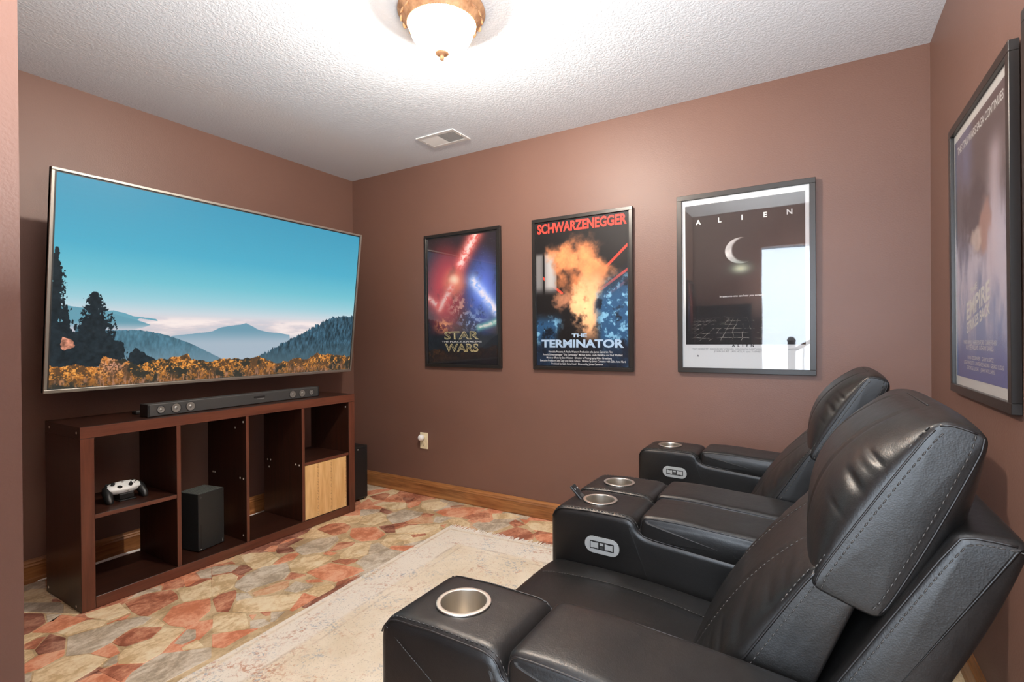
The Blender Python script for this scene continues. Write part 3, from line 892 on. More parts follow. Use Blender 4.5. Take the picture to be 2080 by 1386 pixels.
def landscape():
    w, h = 1500, 850
    U, V = np.meshgrid((np.arange(w) + .5) / w, (np.arange(h) + .5) / h)
    U = U.astype(np.float32); V = V.astype(np.float32)
    st = [(0.0, C3(68, 158, 190)), (0.30, C3(82, 176, 204)), (0.46, C3(118, 196, 212)), (0.56, C3(160, 208, 220)), (0.62, C3(204, 216, 224)), (0.66, C3(226, 214, 218)), (0.72, C3(222, 208, 210)), (0.80, C3(176, 190, 202)), (1.0, C3(150, 178, 196))]
    img = np.zeros((h, w, 3), np.float32)
    for k in range(3): img[..., k] = np.interp(V, [s[0] for s in st], [s[1][k] for s in st])
    img = lerp(img, C3(86, 160, 190), (0.25 * smooth(0.4, 0.0, V) * (1 - U)))
    cl = vnoise(w, h, 6, 3, 6, 0.55, 5.0)
    cm = smooth(0.63, 0.67, V) * smooth(0.80, 0.70, V)
    img = lerp(img, C3(250, 236, 232), cm * smooth(0.38, 0.6, cl))
    img = lerp(img, C3(186, 196, 210), cm * smooth(0.5, 0.3, cl) * 0.5)
    n1 = (vnoise(w, h, 60, 5, 5, 0.6) - 0.5); n2 = (vnoise(w, h, 60, 6, 5, 0.6) - 0.5)
    n3 = (vnoise(w, h, 200, 8, 3, 0.6, 0.3) - 0.5)
    n4 = vnoise(w, h, 230, 9, 2, 0.6, 0.05) - 0.5
    def lay(poly, col, amp=0.004, var=None, top=None, fog=None):
        nonlocal img
        m = polymask(U + n1 * amp, V + n2 * amp * 1.5 + n4 * (top or 0), poly).astype(np.float32)
        c = np.zeros_like(img) + col
        if var is not None: c = c * (1 + var[..., None])
        if fog is not None: c = lerp(c, fog[0], smooth(fog[1], fog[2], V))
        img = lerp(img, c, m)
    lay([(0.0, 0.607), (0.035, 0.605), (0.055, 0.61), (0.112, 0.625), (0.135, 0.619), (0.164, 0.631), (0.186, 0.646), (0.245, 0.657), (0.25, 0.668), (0.201, 0.656), (0.195, 0.664), (0.231, 0.69), (0.216, 0.70), (0.137, 0.74), (0.0, 0.74)], C3(108, 166, 184), 0.003, None, None, (C3(214, 204, 210), 0.66, 0.74))
    lay([(-.01, 0.60), (0.05, 0.61), (0.112, 0.628), (0.145, 0.640), (0.195, 0.667), (0.231, 0.69), (0.20, 0.70), (0.156, 0.72), (-.01, 0.74)], C3(104, 158, 176), 0.003, None, None, (C3(206, 202, 210), 0.67, 0.73))
    lay([(0.27, 0.765), (0.292, 0.748), (0.352, 0.734), (0.397, 0.726), (0.411, 0.721), (0.442, 0.695), (0.477, 0.684), (0.507, 0.678), (0.527, 0.667), (0.548, 0.684), (0.573, 0.706), (0.604, 0.721), (0.66, 0.728), (0.70, 0.74), (0.72, 0.93), (0.3, 0.93)], C3(112, 156, 176), 0.003, None, None, (C3(168, 184, 198), 0.70, 0.80))
    tex = (vnoise(w, h, 150, 21, 3, 0.6, 0.4) - 0.5)
    lay([(0.05, 0.70), (0.1, 0.72), (0.156, 0.719), (0.206, 0.718), (0.26, 0.735), (0.306, 0.761), (0.367, 0.807), (0.369, 0.81), (0.407, 0.844), (0.448, 0.882), (0.457, 0.95), (0.05, 0.95)], C3(78, 118, 136), 0.004, tex * 0.5, 0.008, (C3(112, 142, 158), 0.76, 0.92))
    lay([(0.58, 0.885), (0.591, 0.876), (0.639, 0.826), (0.665, 0.805), (0.7, 0.779), (0.75, 0.73), (0.803, 0.684), (0.857, 0.636), (0.895, 0.608), (0.94, 0.600), (1.01, 0.598), (1.01, 0.95), (0.6, 0.95)], C3(54, 82, 98), 0.006, tex * 1.3, 0.035, (C3(74, 100, 112), 0.75, 0.95))
    dark = (vnoise(w, h, 110, 31, 4, 0.6) - 0.5)
    def tree(cx, top, bot, half, seed):
        nonlocal img
        rg = np.random.default_rng(seed)
        t = np.clip((V - top) / (bot - top), 0, 1)
        lob = 0.55 + 0.45 * np.abs(np.sin(t * 38 + n1 * 9 + (U > cx) * 1.7))
        hw = half * (0.06 + 0.94 * t ** 0.85) * lob * (1 + n3 * 1.6 + n1 * 1.2)
        m = ((np.abs(U - cx) < hw) & (V > top) & (V < bot)).astype(np.float32)
        img = lerp(img, C3(32, 42, 48) * (1 + dark[..., None] * 0.6), m)
    tree(0.006, 0.335, 0.93, 0.050, 1)
    tree(0.030, 0.600, 0.93, 0.040, 5)
    tree(0.092, 0.530, 0.90, 0.080, 2)
    lay([(0.04, 0.74), (0.10, 0.70), (0.138, 0.764), (0.161, 0.781), (0.166, 0.822), (0.169, 0.86), (0.10, 0.90), (0.0, 0.91), (0.0, 0.70)], C3(34, 44, 50), 0.020, dark * 0.7)
    lay([(0.196, 0.81), (0.224, 0.85), (0.248, 0.869), (0.225, 0.92), (0.172, 0.93), (0.178, 0.84)], C3(36, 46, 52), 0.016, dark * 0.7)
    lay([(0.024, 0.752), (0.046, 0.771), (0.048, 0.802), (0.031, 0.821), (0.018, 0.79)], C3(196, 132, 108), 0.016, dark * 1.2)
    # autumn scrub in the foreground
    bush = [(-0.01, 0.894), (0.058, 0.890), (0.107, 0.9), (0.117, 0.855), (0.167, 0.868), (0.211, 0.903), (0.242, 0.873), (0.277, 0.875), (0.344, 0.852), (0.356, 0.881), (0.397, 0.897), (0.422, 0.895), (0.475, 0.884), (0.532, 0.892), (0.579, 0.875), (0.624, 0.909), (0.657, 0.932), (0.74, 0.901), (0.794, 0.904), (0.83, 0.872), (0.933, 0.883), (1.01, 0.91), (1.01, 1.01), (-0.01, 1.01)]
    f1 = vnoise(w, h, 64, 41, 5, 0.65); f2 = vnoise(w, h, 260, 42, 3, 0.6); f3 = vnoise(w, h, 12, 43, 4, 0.6); f4 = vnoise(w, h, 260, 44, 2, 0.6, 0.25)
    c = np.zeros_like(img) + C3(96, 70, 48)
    c = lerp(c, C3(66, 62, 52), smooth(0.50, 0.64, f3))
    c = lerp(c, C3(206, 126, 54), smooth(0.47, 0.60, f1 * 0.6 + f2 * 0.4) * (0.45 + 0.55 * smooth(1.0, 0.90, V)))
    c = lerp(c, C3(244, 172, 88), smooth(0.54, 0.68, f2) * smooth(0.44, 0.6, f1) * smooth(1.0, 0.92, V))
    c = lerp(c, C3(178, 128, 104), smooth(0.52, 0.7, f4) * smooth(0.92, 1.0, V) * 0.8)
    c = lerp(c, C3(214, 154, 130), (np.exp(-(((U - 0.140) / 0.03) ** 2 + ((V - 0.895) / 0.04) ** 2))) * smooth(0.4, 0.6, f2))
    c = lerp(c, C3(52, 52, 46), smooth(0.52, 0.44, f1) * smooth(0.5, 0.62, f3) * 0.9)
    m = polymask(U + n1 * 0.014, V + n2 * 0.030, bush).astype(np.float32)
    img = lerp(img, c, m)
    return img

# ------------------------------------------------------------------ television
th = math.radians(7.2)
TVc = Vector((0.446, -1.205, 1.405))
tv = thing('television', 'large flat television showing a mountain valley picture, tilted forward on a wall bracket', 'television', TVc)
Rt = Matrix(((0, math.sin(th), math.cos(th)), (1, 0, 0), (0, math.cos(th), -math.sin(th))))    # columns: right(+Y), up, normal(+X, down)
TW, TH = 1.68, 0.966
def tvp(a, b, c):          # a right, b up, c outwards, relative to the centre of the front face
    return Rt @ Vector((a, b, c))
def tvbox(bm, a0, a1, b0, b1, c0, c1, bev=0.0, seg=2):
    vs = add_box(bm, (a0, b0, c0), (a1, b1, c1), bev, seg)
def tvobj(name, bm, mat, parent, **k):
    for v in bm.verts: v.co = tvp(*v.co)
    return obj(name, bm, mat, parent, local=True, **k)
bz = 0.0125
bm = bmnew(); tvbox(bm, -TW / 2, TW / 2, -TH / 2, TH / 2, -0.030, -0.006, 0.003, 2)
housing = tvobj('housing', bm, M['satin_black'], tv)
bm = bmnew(); tvbox(bm, -0.55, 0.55, -0.38, 0.20, -0.062, -0.030, 0.012, 3)
tvobj('rear_cover', bm, M['black_plastic'], housing)
bm = bmnew()
def bar(a0, b0, a1, b1):
    tvbox(bm, a0, a1, b0, b1, -0.028, 0.0, 0.0022, 2)
bar(-TW / 2, TH / 2 - bz, TW / 2, TH / 2); bar(-TW / 2, -TH / 2, TW / 2, -TH / 2 + bz * 1.3)
bar(-TW / 2, -TH / 2 + bz * 1.3, -TW / 2 + bz, TH / 2 - bz); bar(TW / 2 - bz, -TH / 2 + bz * 1.3, TW / 2, TH / 2 - bz)
tvobj('bezel', bm, M['silver'], tv)
bm = bmnew(); tvbox(bm, -TW / 2 + bz * 0.8, TW / 2 - bz * 0.8, -TH / 2 + bz, TH / 2 - bz * 0.8, -0.0075, -0.0062)
tvobj('black_border', bm, M['black_plastic'], tv)
bm = bmnew(); s1, s2 = TW / 2 - bz - 0.006, TH / 2 - bz - 0.006
quad_uv(bm, [(-s1, s2, -0.0058), (s1, s2, -0.0058), (s1, -s2 - 0.001, -0.0058), (-s1, -s2 - 0.001, -0.0058)])
M['screen'] = picture_mat('landscape_screen', to_image('landscape', landscape()), 0.74, 0.35, 0.15)
tvobj('screen', bm, M['screen'], tv)
# articulated bracket from the wall
br = obj('wall_bracket', box((0.0, -1.50, 1.22), (0.022, -0.91, 1.62), 0.004), M['black_plastic'], tv)
bm = bmnew()
for y in (-1.36, -1.05):
    add_tube(bm, [(0.02, y, 1.42), (0.20, y + (0.10 if y < -1.2 else -0.10), 1.42), (0.375, y, 1.41)], 0.016, 8)
obj('bracket_arm', bm, M['black_plastic'], br)
bm = bmnew()
for y in (-1.42, -0.99):
    a = Vector((0.36, y - TVc.y - 0, 0))
    tvbox(bm, y - TVc.y - 0.02, y - TVc.y + 0.02, -0.26, 0.26, -0.085, -0.062)
tvbox(bm, -0.24, 0.24, -0.02, 0.02, -0.095, -0.080)
tvobj('mounting_rail', bm, M['black_plastic'], tv)

# ------------------------------------------------------------------ shelf unit
SX0, SX1, SY0, SY1, SZ = 0.180, 0.566, -1.981, -0.500, 0.787
sh = thing('shelf_unit', 'low dark brown open cube shelf unit standing under the television', 'shelf', (0.373, -1.24, 0))
tb_ = 0.050
def board(name, lo, hi, mats, edge, parent=sh, bev=0.0012):
    bm = bmnew(); add_box(bm, lo, hi, bev, 1)
    for f in bm.faces:
        if f.calc_center_median().x > hi[0] - 1e-4: f.material_index = 1
    return obj(name, bm, [M[mats], M[edge]], parent)
board('top_board', (SX0, SY0, SZ - tb_), (SX1, SY1, SZ), 'shelf', 'shelf_edge')
board('bottom_board', (SX0, SY0 + tb_, 0), (SX1, SY1 - tb_, tb_), 'shelf', 'shelf_edge')
side_l = board('side_panel', (SX0, SY0, 0), (SX1 + 0.0004, SY0 + tb_, SZ - tb_ + 0.0), 'shelf_z', 'shelf_edge_z')
side_r = board('side_panel', (SX0, SY1 - tb_, 0), (SX1 + 0.0004, SY1, SZ - tb_), 'shelf_z', 'shelf_edge_z')
DV = [(-1.604, -1.584), (-1.255, -1.237), (-0.906, -0.886)]
dv = [board('divider', (SX0 + 0.003, a, tb_), (SX1 - 0.002, b, SZ - tb_), 'shelf_z', 'shelf_edge_z') for a, b in DV]
SHZ = (0.385, 0.404)
board('shelf_board', (SX0 + 0.003, SY0 + tb_, SHZ[0]), (SX1 - 0.003, DV[0][0], SHZ[1]), 'shelf', 'shelf_edge')
board('shelf_board', (SX0 + 0.003, DV[2][1], SHZ[0]), (SX1 - 0.003, SY1 - tb_, SHZ[1]), 'shelf', 'shelf_edge')
def caps(parent, y, pts, sgn=-1):
    for x, z in pts:
        bm = bmnew(); add_lathe(bm, [(0.0058, -0.001), (0.0058, sgn * 0.0012), (0.003, sgn * 0.002)], (x, y, z), 12, 'Y')
        obj('screw_cap', bm, M['screw'], parent)
caps(side_l, SY0, [(0.235, 0.762 - 0.03), (0.533, 0.758 - 0.03)][:0] + [(0.208, 0.025), (0.514, 0.018)])
top_caps = sh.children[0]
caps(top_caps, SY0, [(0.235, 0.762), (0.533, 0.762)])
caps(dv[1], DV[1][0], [(0.464, 0.668), (0.540, 0.704), (0.237, 0.395), (0.257, 0.395), (0.507, 0.394), (0.539, 0.393), (0.534, 0.082)])
caps(dv[2], DV[2][0], [(0.224, 0.392), (0.254, 0.393), (0.238, 0.347), (0.505, 0.392), (0.538, 0.390)])
caps(side_r, SY1 - tb_, [(0.537, 0.704)])

# wooden insert box
wb = thing('wooden_box', 'pale bamboo-fronted storage box in the lower right cell of the shelf unit', 'box', (0.42, -0.7275, tb_))
bx0, bx1, by0, by1, bz0, bz1 = 0.25, 0.560, -0.882, -0.566, tb_ + 0.001, 0.3825
bm = bmnew()
add_box(bm, (bx0, by0 + 0.004, bz0), (bx1 - 0.012, by0 + 0.014, bz1 - 0.004)); add_box(bm, (bx0, by1 - 0.014, bz0), (bx1 - 0.012, by1 - 0.004, bz1 - 0.004))
add_box(bm, (bx0, by0 + 0.014, bz0), (bx0 + 0.010, by1 - 0.014, bz1 - 0.004)); add_box(bm, (bx0 + 0.01, by0 + 0.014, bz0), (bx1 - 0.012, by1 - 0.014, bz0 + 0.01))
obj('box_body', bm, M['bamboo'], wb)
ys = [by0, by0 + 0.098, by0 + 0.200, by1]
for a, b in zip(ys, ys[1:]):
    bm = bmnew(); add_box(bm, (bx1 - 0.012, a + 0.0004, bz0), (bx1, b - 0.0004, bz1), 0.0015, 1)
    bd = obj('front_board', bm, M['bamboo'], wb)
    bm = bmnew()
    k = 0
    z = bz0 + 0.008
    while z < bz1 - 0.008:
        L = 0.007 + 0.005 * ((k * 7) % 3) / 2
        add_box(bm, (bx1 - 0.0004, b - 0.0008 - L, z), (bx1 + 0.0003, b - 0.0008, z + 0.0013)); z += 0.0095; k += 1
    o = obj('joint_notches', bm, M['notch'], bd); o['kind'] = 'stuff'

# ------------------------------------------------------------------ game console
cy = math.radians(10.3)
con = thing('game_console', 'black upright box-shaped game console standing in the second cell of the shelf unit', 'game console', (0.393, -1.403, tb_), cy)
CW, CD, CH = 0.151, 0.151, 0.301
bm = bmnew(); add_box(bm, (-CD / 2, -CW / 2, 0.004), (CD / 2, CW / 2, CH), 0.0035, 3)
obj('case', bm, M['satin_black'], con, local=True, wn=True)
bm = bmnew(); add_lathe(bm, [(0.058, 0.0), (0.058, 0.004)], (0, 0, 0), 32); obj('foot', bm, M['black_plastic'], con, local=True)
bm = bmnew(); add_box(bm, (-CD / 2 + 0.006, -CW / 2 + 0.006, CH), (CD / 2 - 0.006, CW / 2 - 0.006, CH + 0.0006)); g_ = obj('vent_plate', bm, simple('vent_plate', rgb(112, 116, 110), 0.5), con, local=True)
bm = bmnew()
for i in range(13):
    for j in range(13):
        x = -0.063 + i * 0.0105; y = -0.063 + j * 0.0105
        add_lathe(bm, [(0.0036, CH + 0.0006), (0.0036, CH + 0.0012)], (x, y, 0), 8)
o = obj('vent_holes', bm, M['black_plastic'], g_, local=True); o['kind'] = 'stuff'
bm = bmnew(); add_box(bm, (CD / 2 - 0.0002, -CW / 2 + 0.0135, 0.018), (CD / 2 + 0.0006, -CW / 2 + 0.0160, 0.140)); obj('disc_slot', bm, M['print_black'], con, local=True)
for y, z, r_, mt in ((-CW / 2 + 0.014, CH - 0.018, 0.0055, 'charcoal'), (-CW / 2 + 0.014, 0.013, 0.0022, 'screw'), (CW / 2 - 0.012, 0.026, 0.0022, 'print_grey')):
    bm = bmnew(); add_lathe(bm, [(r_, CD / 2 - 0.0003), (r_, CD / 2 + 0.0008)], (0, y, z), 20, 'X'); obj('button', bm, M[mt], con, local=True)
bm = bmnew(); add_box(bm, (CD / 2 - 0.0002, CW / 2 - 0.0135, 0.012), (CD / 2 + 0.0007, CW / 2 - 0.0100, 0.022)); obj('data_port', bm, M['print_grey'], con, local=True)

# ------------------------------------------------------------------ game controller on its charging stand
gz = SHZ[1]
gp = thing('game_controller', 'white and black game controller resting on a charging stand in the upper left cell', 'game controller', (0.415, -1.765, gz), math.radians(2))
def ell_loft(path, n=20):
    """path: list of (centre, rx(depth), rz) cross sections along the path, ring axes: local X and Z-ish"""
    bm = bmnew(); rings = []
    cs = [Vector(p[0]) for p in path]
    for i, (c, ra, rb) in enumerate(path):
        c = Vector(c)
        t = (cs[min(i + 1, len(cs) - 1)] - cs[max(i - 1, 0)]).normalized()
        s = t.cross(Vector((0, 0, 1)));
        if s.length < 1e-3: s = Vector((1, 0, 0))
        s.normalize(); u = s.cross(t).normalized()
        rings.append([bm.verts.new(c + s * ra * math.cos(2 * PI * k / n) + u * rb * math.sin(2 * PI * k / n)) for k in range(n)])
    for a, b in zip(rings, rings[1:]):
        for k in range(n): bm.faces.new((a[k], a[(k + 1) % n], b[(k + 1) % n], b[k]))
    bm.faces.new(rings[0]); bm.faces.new(rings[-1])
    return bm
tilt = Matrix.Rotation(math.radians(28), 4, 'Y') if True else None
def gpobj(name, bm, mat, parent, **k):
    bm.transform(Matrix.Translation((0, 0, 0.052)) @ tilt)
    return obj(name, bm, M[mat], parent, local=True, **k)
# white face: shield outline, thick, domed (local x forwards = towards the handles)
bm = bmnew()
out_ = [(-0.036, -0.040), (-0.040, 0.0), (-0.036, 0.040), (-0.028, 0.060), (-0.008, 0.070), (0.012, 0.064), (0.020, 0.040), (0.024, 0.020), (0.025, 0.0), (0.024, -0.020), (0.020, -0.040), (0.012, -0.064), (-0.008, -0.070), (-0.028, -0.060)]
rings = []
for sc, z in ((0.90, -0.016), (1.0, -0.010), (1.02, 0.0), (1.0, 0.008), (0.93, 0.013), (0.70, 0.0155), (0.35, 0.017)):
    rings.append([bm.verts.new((x * sc, y * sc, z)) for x, y in out_])
for a, b in zip(rings, rings[1:]):
    for k in range(len(out_)):
        bm.faces.new((a[k], a[(k + 1) % len(out_)], b[(k + 1) % len(out_)], b[k]))
bm.faces.new(rings[0]); bm.faces.new(rings[-1])
face = gpobj('face_shell', bm, 'white_plastic', gp, smooth=True)
for s in (-1, 1):
    bm = ell_loft([((-0.030, s * 0.052, -0.002), 0.006, 0.010), ((-0.020, s * 0.064, -0.004), 0.015, 0.016), ((0.0, s * 0.068, -0.008), 0.019, 0.0195),
                   ((0.022, s * 0.070, -0.014), 0.0185, 0.020), ((0.044, s * 0.072, -0.020), 0.0165, 0.018), ((0.060, s * 0.071, -0.025), 0.012, 0.013), ((0.068, s * 0.070, -0.027), 0.005, 0.006)])
    gpobj('grip', bm, 'black_plastic', gp, smooth=True)
for x, y in ((-0.016, -0.043), (0.006, 0.022)):
    bm = bmnew(); add_lathe(bm, [(0.010, 0.012), (0.0075, 0.0155), (0.005, 0.019), (0.0085, 0.0225), (0.0085, 0.0245), (0.006, 0.0235)], (x, y, 0), 24)
    gpobj('thumbstick', bm, 'black_plastic', gp, smooth=True)
bm = bmnew(); add_lathe(bm, [(0.010, 0.0145), (0.010, 0.0175), (0.008, 0.0185)], (0.006, -0.022, 0), 24); gpobj('direction_pad', bm, 'black_plastic', gp)
for x, y in ((-0.016, 0.032), (-0.016, 0.052), (-0.026, 0.042), (-0.006, 0.042)):
    bm = bmnew(); add_lathe(bm, [(0.0042, 0.012), (0.0042, 0.0165), (0.003, 0.0175)], (x, y, 0), 14); gpobj('button', bm, 'black_plastic', gp)
bm = bmnew(); add_lathe(bm, [(0.0055, 0.015), (0.0055, 0.0178)], (-0.026, 0.0, 0), 20); gpobj('menu_button', bm, 'print_grey', gp)
bm = bmnew(); add_box(bm, (0.020, -0.010, 0.001), (0.0262, 0.010, 0.003), 0.0005, 1); gpobj('socket', bm, 'black_plastic', gp)
for s in (-1, 1):
    bm = bmnew(); add_box(bm, (-0.047, s * 0.045 - 0.016, -0.010), (-0.032, s * 0.045 + 0.016, 0.004), 0.004, 2); gpobj('shoulder_button', bm, 'black_plastic', gp)
bm = bmnew(); add_box(bm, (-0.040, -0.034, 0.0), (0.040, 0.034, 0.006), 0.002, 2); add_box(bm, (-0.030, -0.030, 0.006), (0.030, 0.030, 0.034), 0.005, 2)
obj('charging_stand', bm, M['black_plastic'], gp, local=True)

# ------------------------------------------------------------------ soundbar
sa = math.atan2(0.046, 0.991)
sb = thing('soundbar', 'long dark grey soundbar with round drivers, on top of the shelf unit', 'soundbar', (0.458, -1.208, SZ), sa)
SL = 0.992
bm = bmnew(); add_box(bm, (-0.034, -SL / 2, 0.002), (0.034, SL / 2, 0.062), 0.004, 2)
obj('cabinet', bm, M['charcoal'], sb, local=True)
for s in (-1, 1):
    bm = bmnew(); add_box(bm, (-0.036, s * SL / 2 - 0.005, 0.0), (0.036, s * SL / 2 + 0.005, 0.0635), 0.004, 2)
    obj('end_cap', bm, M['black_plastic'], sb, local=True)
M['cone'] = simple('driver_cone', rgb(150, 148, 142), 0.32, 0.6)
for k, (fr, r_) in enumerate(((0.055, 0.0165), (0.125, 0.0215), (0.195, 0.0215), (0.805, 0.0215), (0.875, 0.0215), (0.945, 0.0165))):
    y = -SL / 2 + fr * SL
    bm = bmnew(); add_lathe(bm, [(r_ + 0.0025, 0.0335), (r_ + 0.002, 0.0362), (r_, 0.0362), (r_ * 0.97, 0.0350)], (0, y, 0.032), 32, 'X', caps=False)
    d_ = obj('driver', bm, M['black_plastic'], sb, smooth=True, local=True)
    bm = bmnew(); add_lathe(bm, [(r_ * 0.97, 0.0354), (r_ * 0.86, 0.0362), (r_ * 0.74, 0.0352), (r_ * 0.42, 0.0343), (r_ * 0.38, 0.0343), (r_ * 0.30, 0.0365), (0.0001, 0.0372)], (0, y, 0.032), 32, 'X', caps=False)
    obj('cone', bm, M['cone'], d_, smooth=True, local=True)
bm = bmnew(); add_box(bm, (0.0335, 0.045, 0.034), (0.0348, 0.115, 0.044), 0.001, 1); obj('display', bm, M['print_black'], sb, local=True)
bm = bmnew()
for i in range(6): add_box(bm, (0.0338, 0.066 + i * 0.0075, 0.0275), (0.0345, 0.0715 + i * 0.0075, 0.0305))
obj('printed_mark', bm, M['print_grey'], sb, local=True)

# small remote left of the soundbar
rc = thing('remote_control', 'small black remote lying flat behind the left end of the soundbar', 'remote', (0.33, -1.615, SZ), math.radians(4))
bm = bmnew(); add_box(bm, (-0.020, -0.075, 0.0), (0.020, 0.075, 0.018), 0.006, 3); obj('body', bm, M['black_plastic'], rc, local=True, wn=True)
bm = bmnew()
for i in range(5):
    for j in (-1, 0, 1): add_box(bm, (j * 0.011 - 0.0035, -0.06 + i * 0.018, 0.018), (j * 0.011 + 0.0035, -0.053 + i * 0.018, 0.0194), 0.001, 1)
obj('buttons', bm, M['charcoal'], rc, local=True)

# ------------------------------------------------------------------ subwoofer behind the shelf
sw = thing('subwoofer', 'black box subwoofer on the floor between the shelf unit and the back wall', 'speaker', (0.28, -0.362, 0))
bm = bmnew(); add_box(bm, (0.135, -0.462, 0.012), (0.430, -0.262, 0.388), 0.006, 3); obj('cabinet', bm, M['black_plastic'], sw, wn=True)
for x in (0.165, 0.40):
    for y in (-0.435, -0.289):
        bm = bmnew(); add_lathe(bm, [(0.014, 0.0), (0.014, 0.0125)], (x, y, 0), 16); obj('foot', bm, M['black_plastic'], sw)
bm = bmnew(); add_box(bm, (0.4300, -0.452, 0.022), (0.4340, -0.272, 0.378), 0.002, 1); gr_ = obj('grille', bm, M['print_black'], sw)
bm = bmnew(); add_lathe(bm, [(0.004, 0.4335), (0.004, 0.4350)], (0, -0.355, 0.368), 14, 'X'); obj('badge', bm, M['screw'], gr_)

# white cables along the left baseboard
for k, pts in enumerate(([(0.034, -1.97 + i * 0.055, 0.006 + 0.002 * math.sin(i * 1.3)) for i in range(17)], [(0.052 + 0.006 * math.sin(i * 0.9), -1.93 + i * 0.06, 0.006) for i in range(20)])):
    bm = bmnew(); add_tube(bm, pts, 0.0045, 8)
    tag(obj('power_cable', bm, M['white_plastic'], None, smooth=True), ('white power cable lying on the floor against the left baseboard behind the shelf unit', 'second white cable on the floor behind the shelf unit, a little out from the baseboard')[k], 'cable', 'cables behind the shelf unit')
# ------------------------------------------------------------------ recliners
def ring_from_poly(poly, n, sm):
    """closed polygon -> n points, evenly spaced and gaussian smoothed; returns pts, normals, param along (edge index + t)"""
    P = np.array(poly, float); m = len(P)
    seg = np.linalg.norm(np.roll(P, -1, 0) - P, axis=1); L = seg.sum(); cum = np.concatenate([[0], np.cumsum(seg)])
    s = np.arange(n) * L / n
    idx = np.clip(np.searchsorted(cum, s, side='right') - 1, 0, m - 1)
    t = (s - cum[idx]) / seg[idx]
    pts = P[idx] * (1 - t[:, None]) + np.roll(P, -1, 0)[idx] * t[:, None]
    k = int(max(1, round(3 * sm / (L / n)))); xs = np.arange(-k, k + 1) * (L / n)
    g = np.exp(-0.5 * (xs / max(sm, 1e-6)) ** 2); g /= g.sum()
    out = np.zeros_like(pts)
    for a, w in zip(range(-k, k + 1), g): out += w * np.roll(pts, -a, 0)
    tan = np.roll(out, -1, 0) - np.roll(out, 1, 0)
    nrm = np.stack([tan[:, 1], -tan[:, 0]], 1); nrm /= np.linalg.norm(nrm, axis=1)[:, None]
    area = 0.5 * np.sum(P[:, 0] * np.roll(P[:, 1], -1) - np.roll(P[:, 0], -1) * P[:, 1])
    if area < 0: nrm = -nrm
    return out, nrm, idx, t

def cushion(poly, bulge, yh, n=96, ny=44, merge=None, sm=0.012, side=0.012, grooves=(), gdepth=0.006, power=4.0, wrinkle=None, y0=0.0, corner=0.02):
    """poly in the x,z plane; bulge: per edge outward swelling at the middle of the width; yh: half width.
    Returns bmesh and a function giving the surface point (edge, t, ty)."""
    pts, nrm, idx, t = ring_from_poly(poly, n, sm)
    cf = max(0.02, corner / yh)
    ts = [math.sin(PI / 2 * (-1 + 2 * j / ny)) for j in range(ny + 1)]
    bl = np.array([bulge[i] for i in idx], float)
    tp = t.copy(); face_ = bl > 0.02
    if merge:                      # edges 0..merge-1 swell as one span
        P_ = np.array(poly); sl = [np.hypot(*(P_[i + 1] - P_[i])) for i in range(merge)]; cs = np.concatenate([[0], np.cumsum(sl)]) / sum(sl)
        for i in range(merge):
            k_ = idx == i; tp[k_] = cs[i] + (cs[i + 1] - cs[i]) * t[k_]
            bl[k_] = bulge[0]
    face_ = (idx < merge) if merge else (bl > 0.02)
    prof = np.sin(np.pi * np.clip(tp, 0, 1)) ** 0.75
    # smooth the bulge profile round the ring
    b0 = bl * prof
    for _ in range(3): b0 = (np.roll(b0, 1) + b0 * 2 + np.roll(b0, -1)) / 4
    cen = pts.mean(0)
    bm = bmnew(); rings = []
    def point(i, tt):
        a = abs(tt)
        f = max(0.0, 1 - a ** power) ** 0.5
        inset = corner * (1 - max(0.0, 1 - max(0.0, (a - 1 + cf) / cf) ** 2) ** 0.5) if corner > 0 else 0
        d = b0[i] * f - inset
        if face_[i]:
            for g in grooves: d -= gdepth * math.exp(-((tt - g) / 0.014) ** 2) * min(1.0, b0[i] / 0.02)
        if wrinkle and face_[i]:
            d += wrinkle(tp[i], tt)
        return pts[i] + nrm[i] * d
    for tt in ts:
        rings.append([bm.verts.new((q[0], y0 + tt * yh, q[1])) for q in (point(i, tt) for i in range(n))])
    for a, b in zip(rings, rings[1:]):
        for k in range(n): bm.faces.new((a[k], a[(k + 1) % n], b[(k + 1) % n], b[k]))
    for end, sg in ((rings[0], -1), (rings[-1], 1)):
        prev = end
        co = np.array([[v.co.x, v.co.z] for v in end]); c2 = co.mean(0)
        for sc in (0.93, 0.82, 0.66, 0.48, 0.28, 0.1):
            bul = side * (1 - sc ** 2.2)
            cur = [bm.verts.new((c2[0] + (p[0] - c2[0]) * sc, y0 + sg * (yh + bul), c2[1] + (p[1] - c2[1]) * sc)) for p in co]
            for k in range(n):
                bm.faces.new((prev[k], prev[(k + 1) % n], cur[(k + 1) % n], cur[k]))
            prev = cur
        bm.faces.new(prev)
    capv = [v for v in bm.verts if abs(v.co.y - y0) > yh + 1e-5]
    for _ in range(30): bmesh.ops.smooth_vert(bm, verts=capv, factor=0.5, use_axis_y=True)
    def surf(edge, u, tt, lift=0.0):
        cand = np.where(idx == edge)[0]
        i = cand[int(np.clip(round(u * (len(cand) - 1)), 0, len(cand) - 1))]
        q = point(i, tt) + nrm[i] * lift
        return Vector((q[0], y0 + tt * yh, q[1]))
    return bm, surf

def seam_set(parent, paths, thread=True, r=0.0022, offset=None):
    """piping welt and stitching dashes beside it, along each path"""
    bm = bmnew()
    for p in paths: add_tube(bm, resample(p, 0.008), r, 5)
    o = obj('seam_welt', bm, M['piping'], parent, smooth=True, local=True); o['kind'] = 'stuff'

def stitch_obj(parent, paths, r=0.0011, step=0.0105, length=0.0072):
    bm = bmnew()
    for p in paths: add_stitches(bm, p, step, length, r)
    o = obj('stitching', bm, M['thread'], parent, smooth=True, local=True); o['kind'] = 'stuff'
    return o

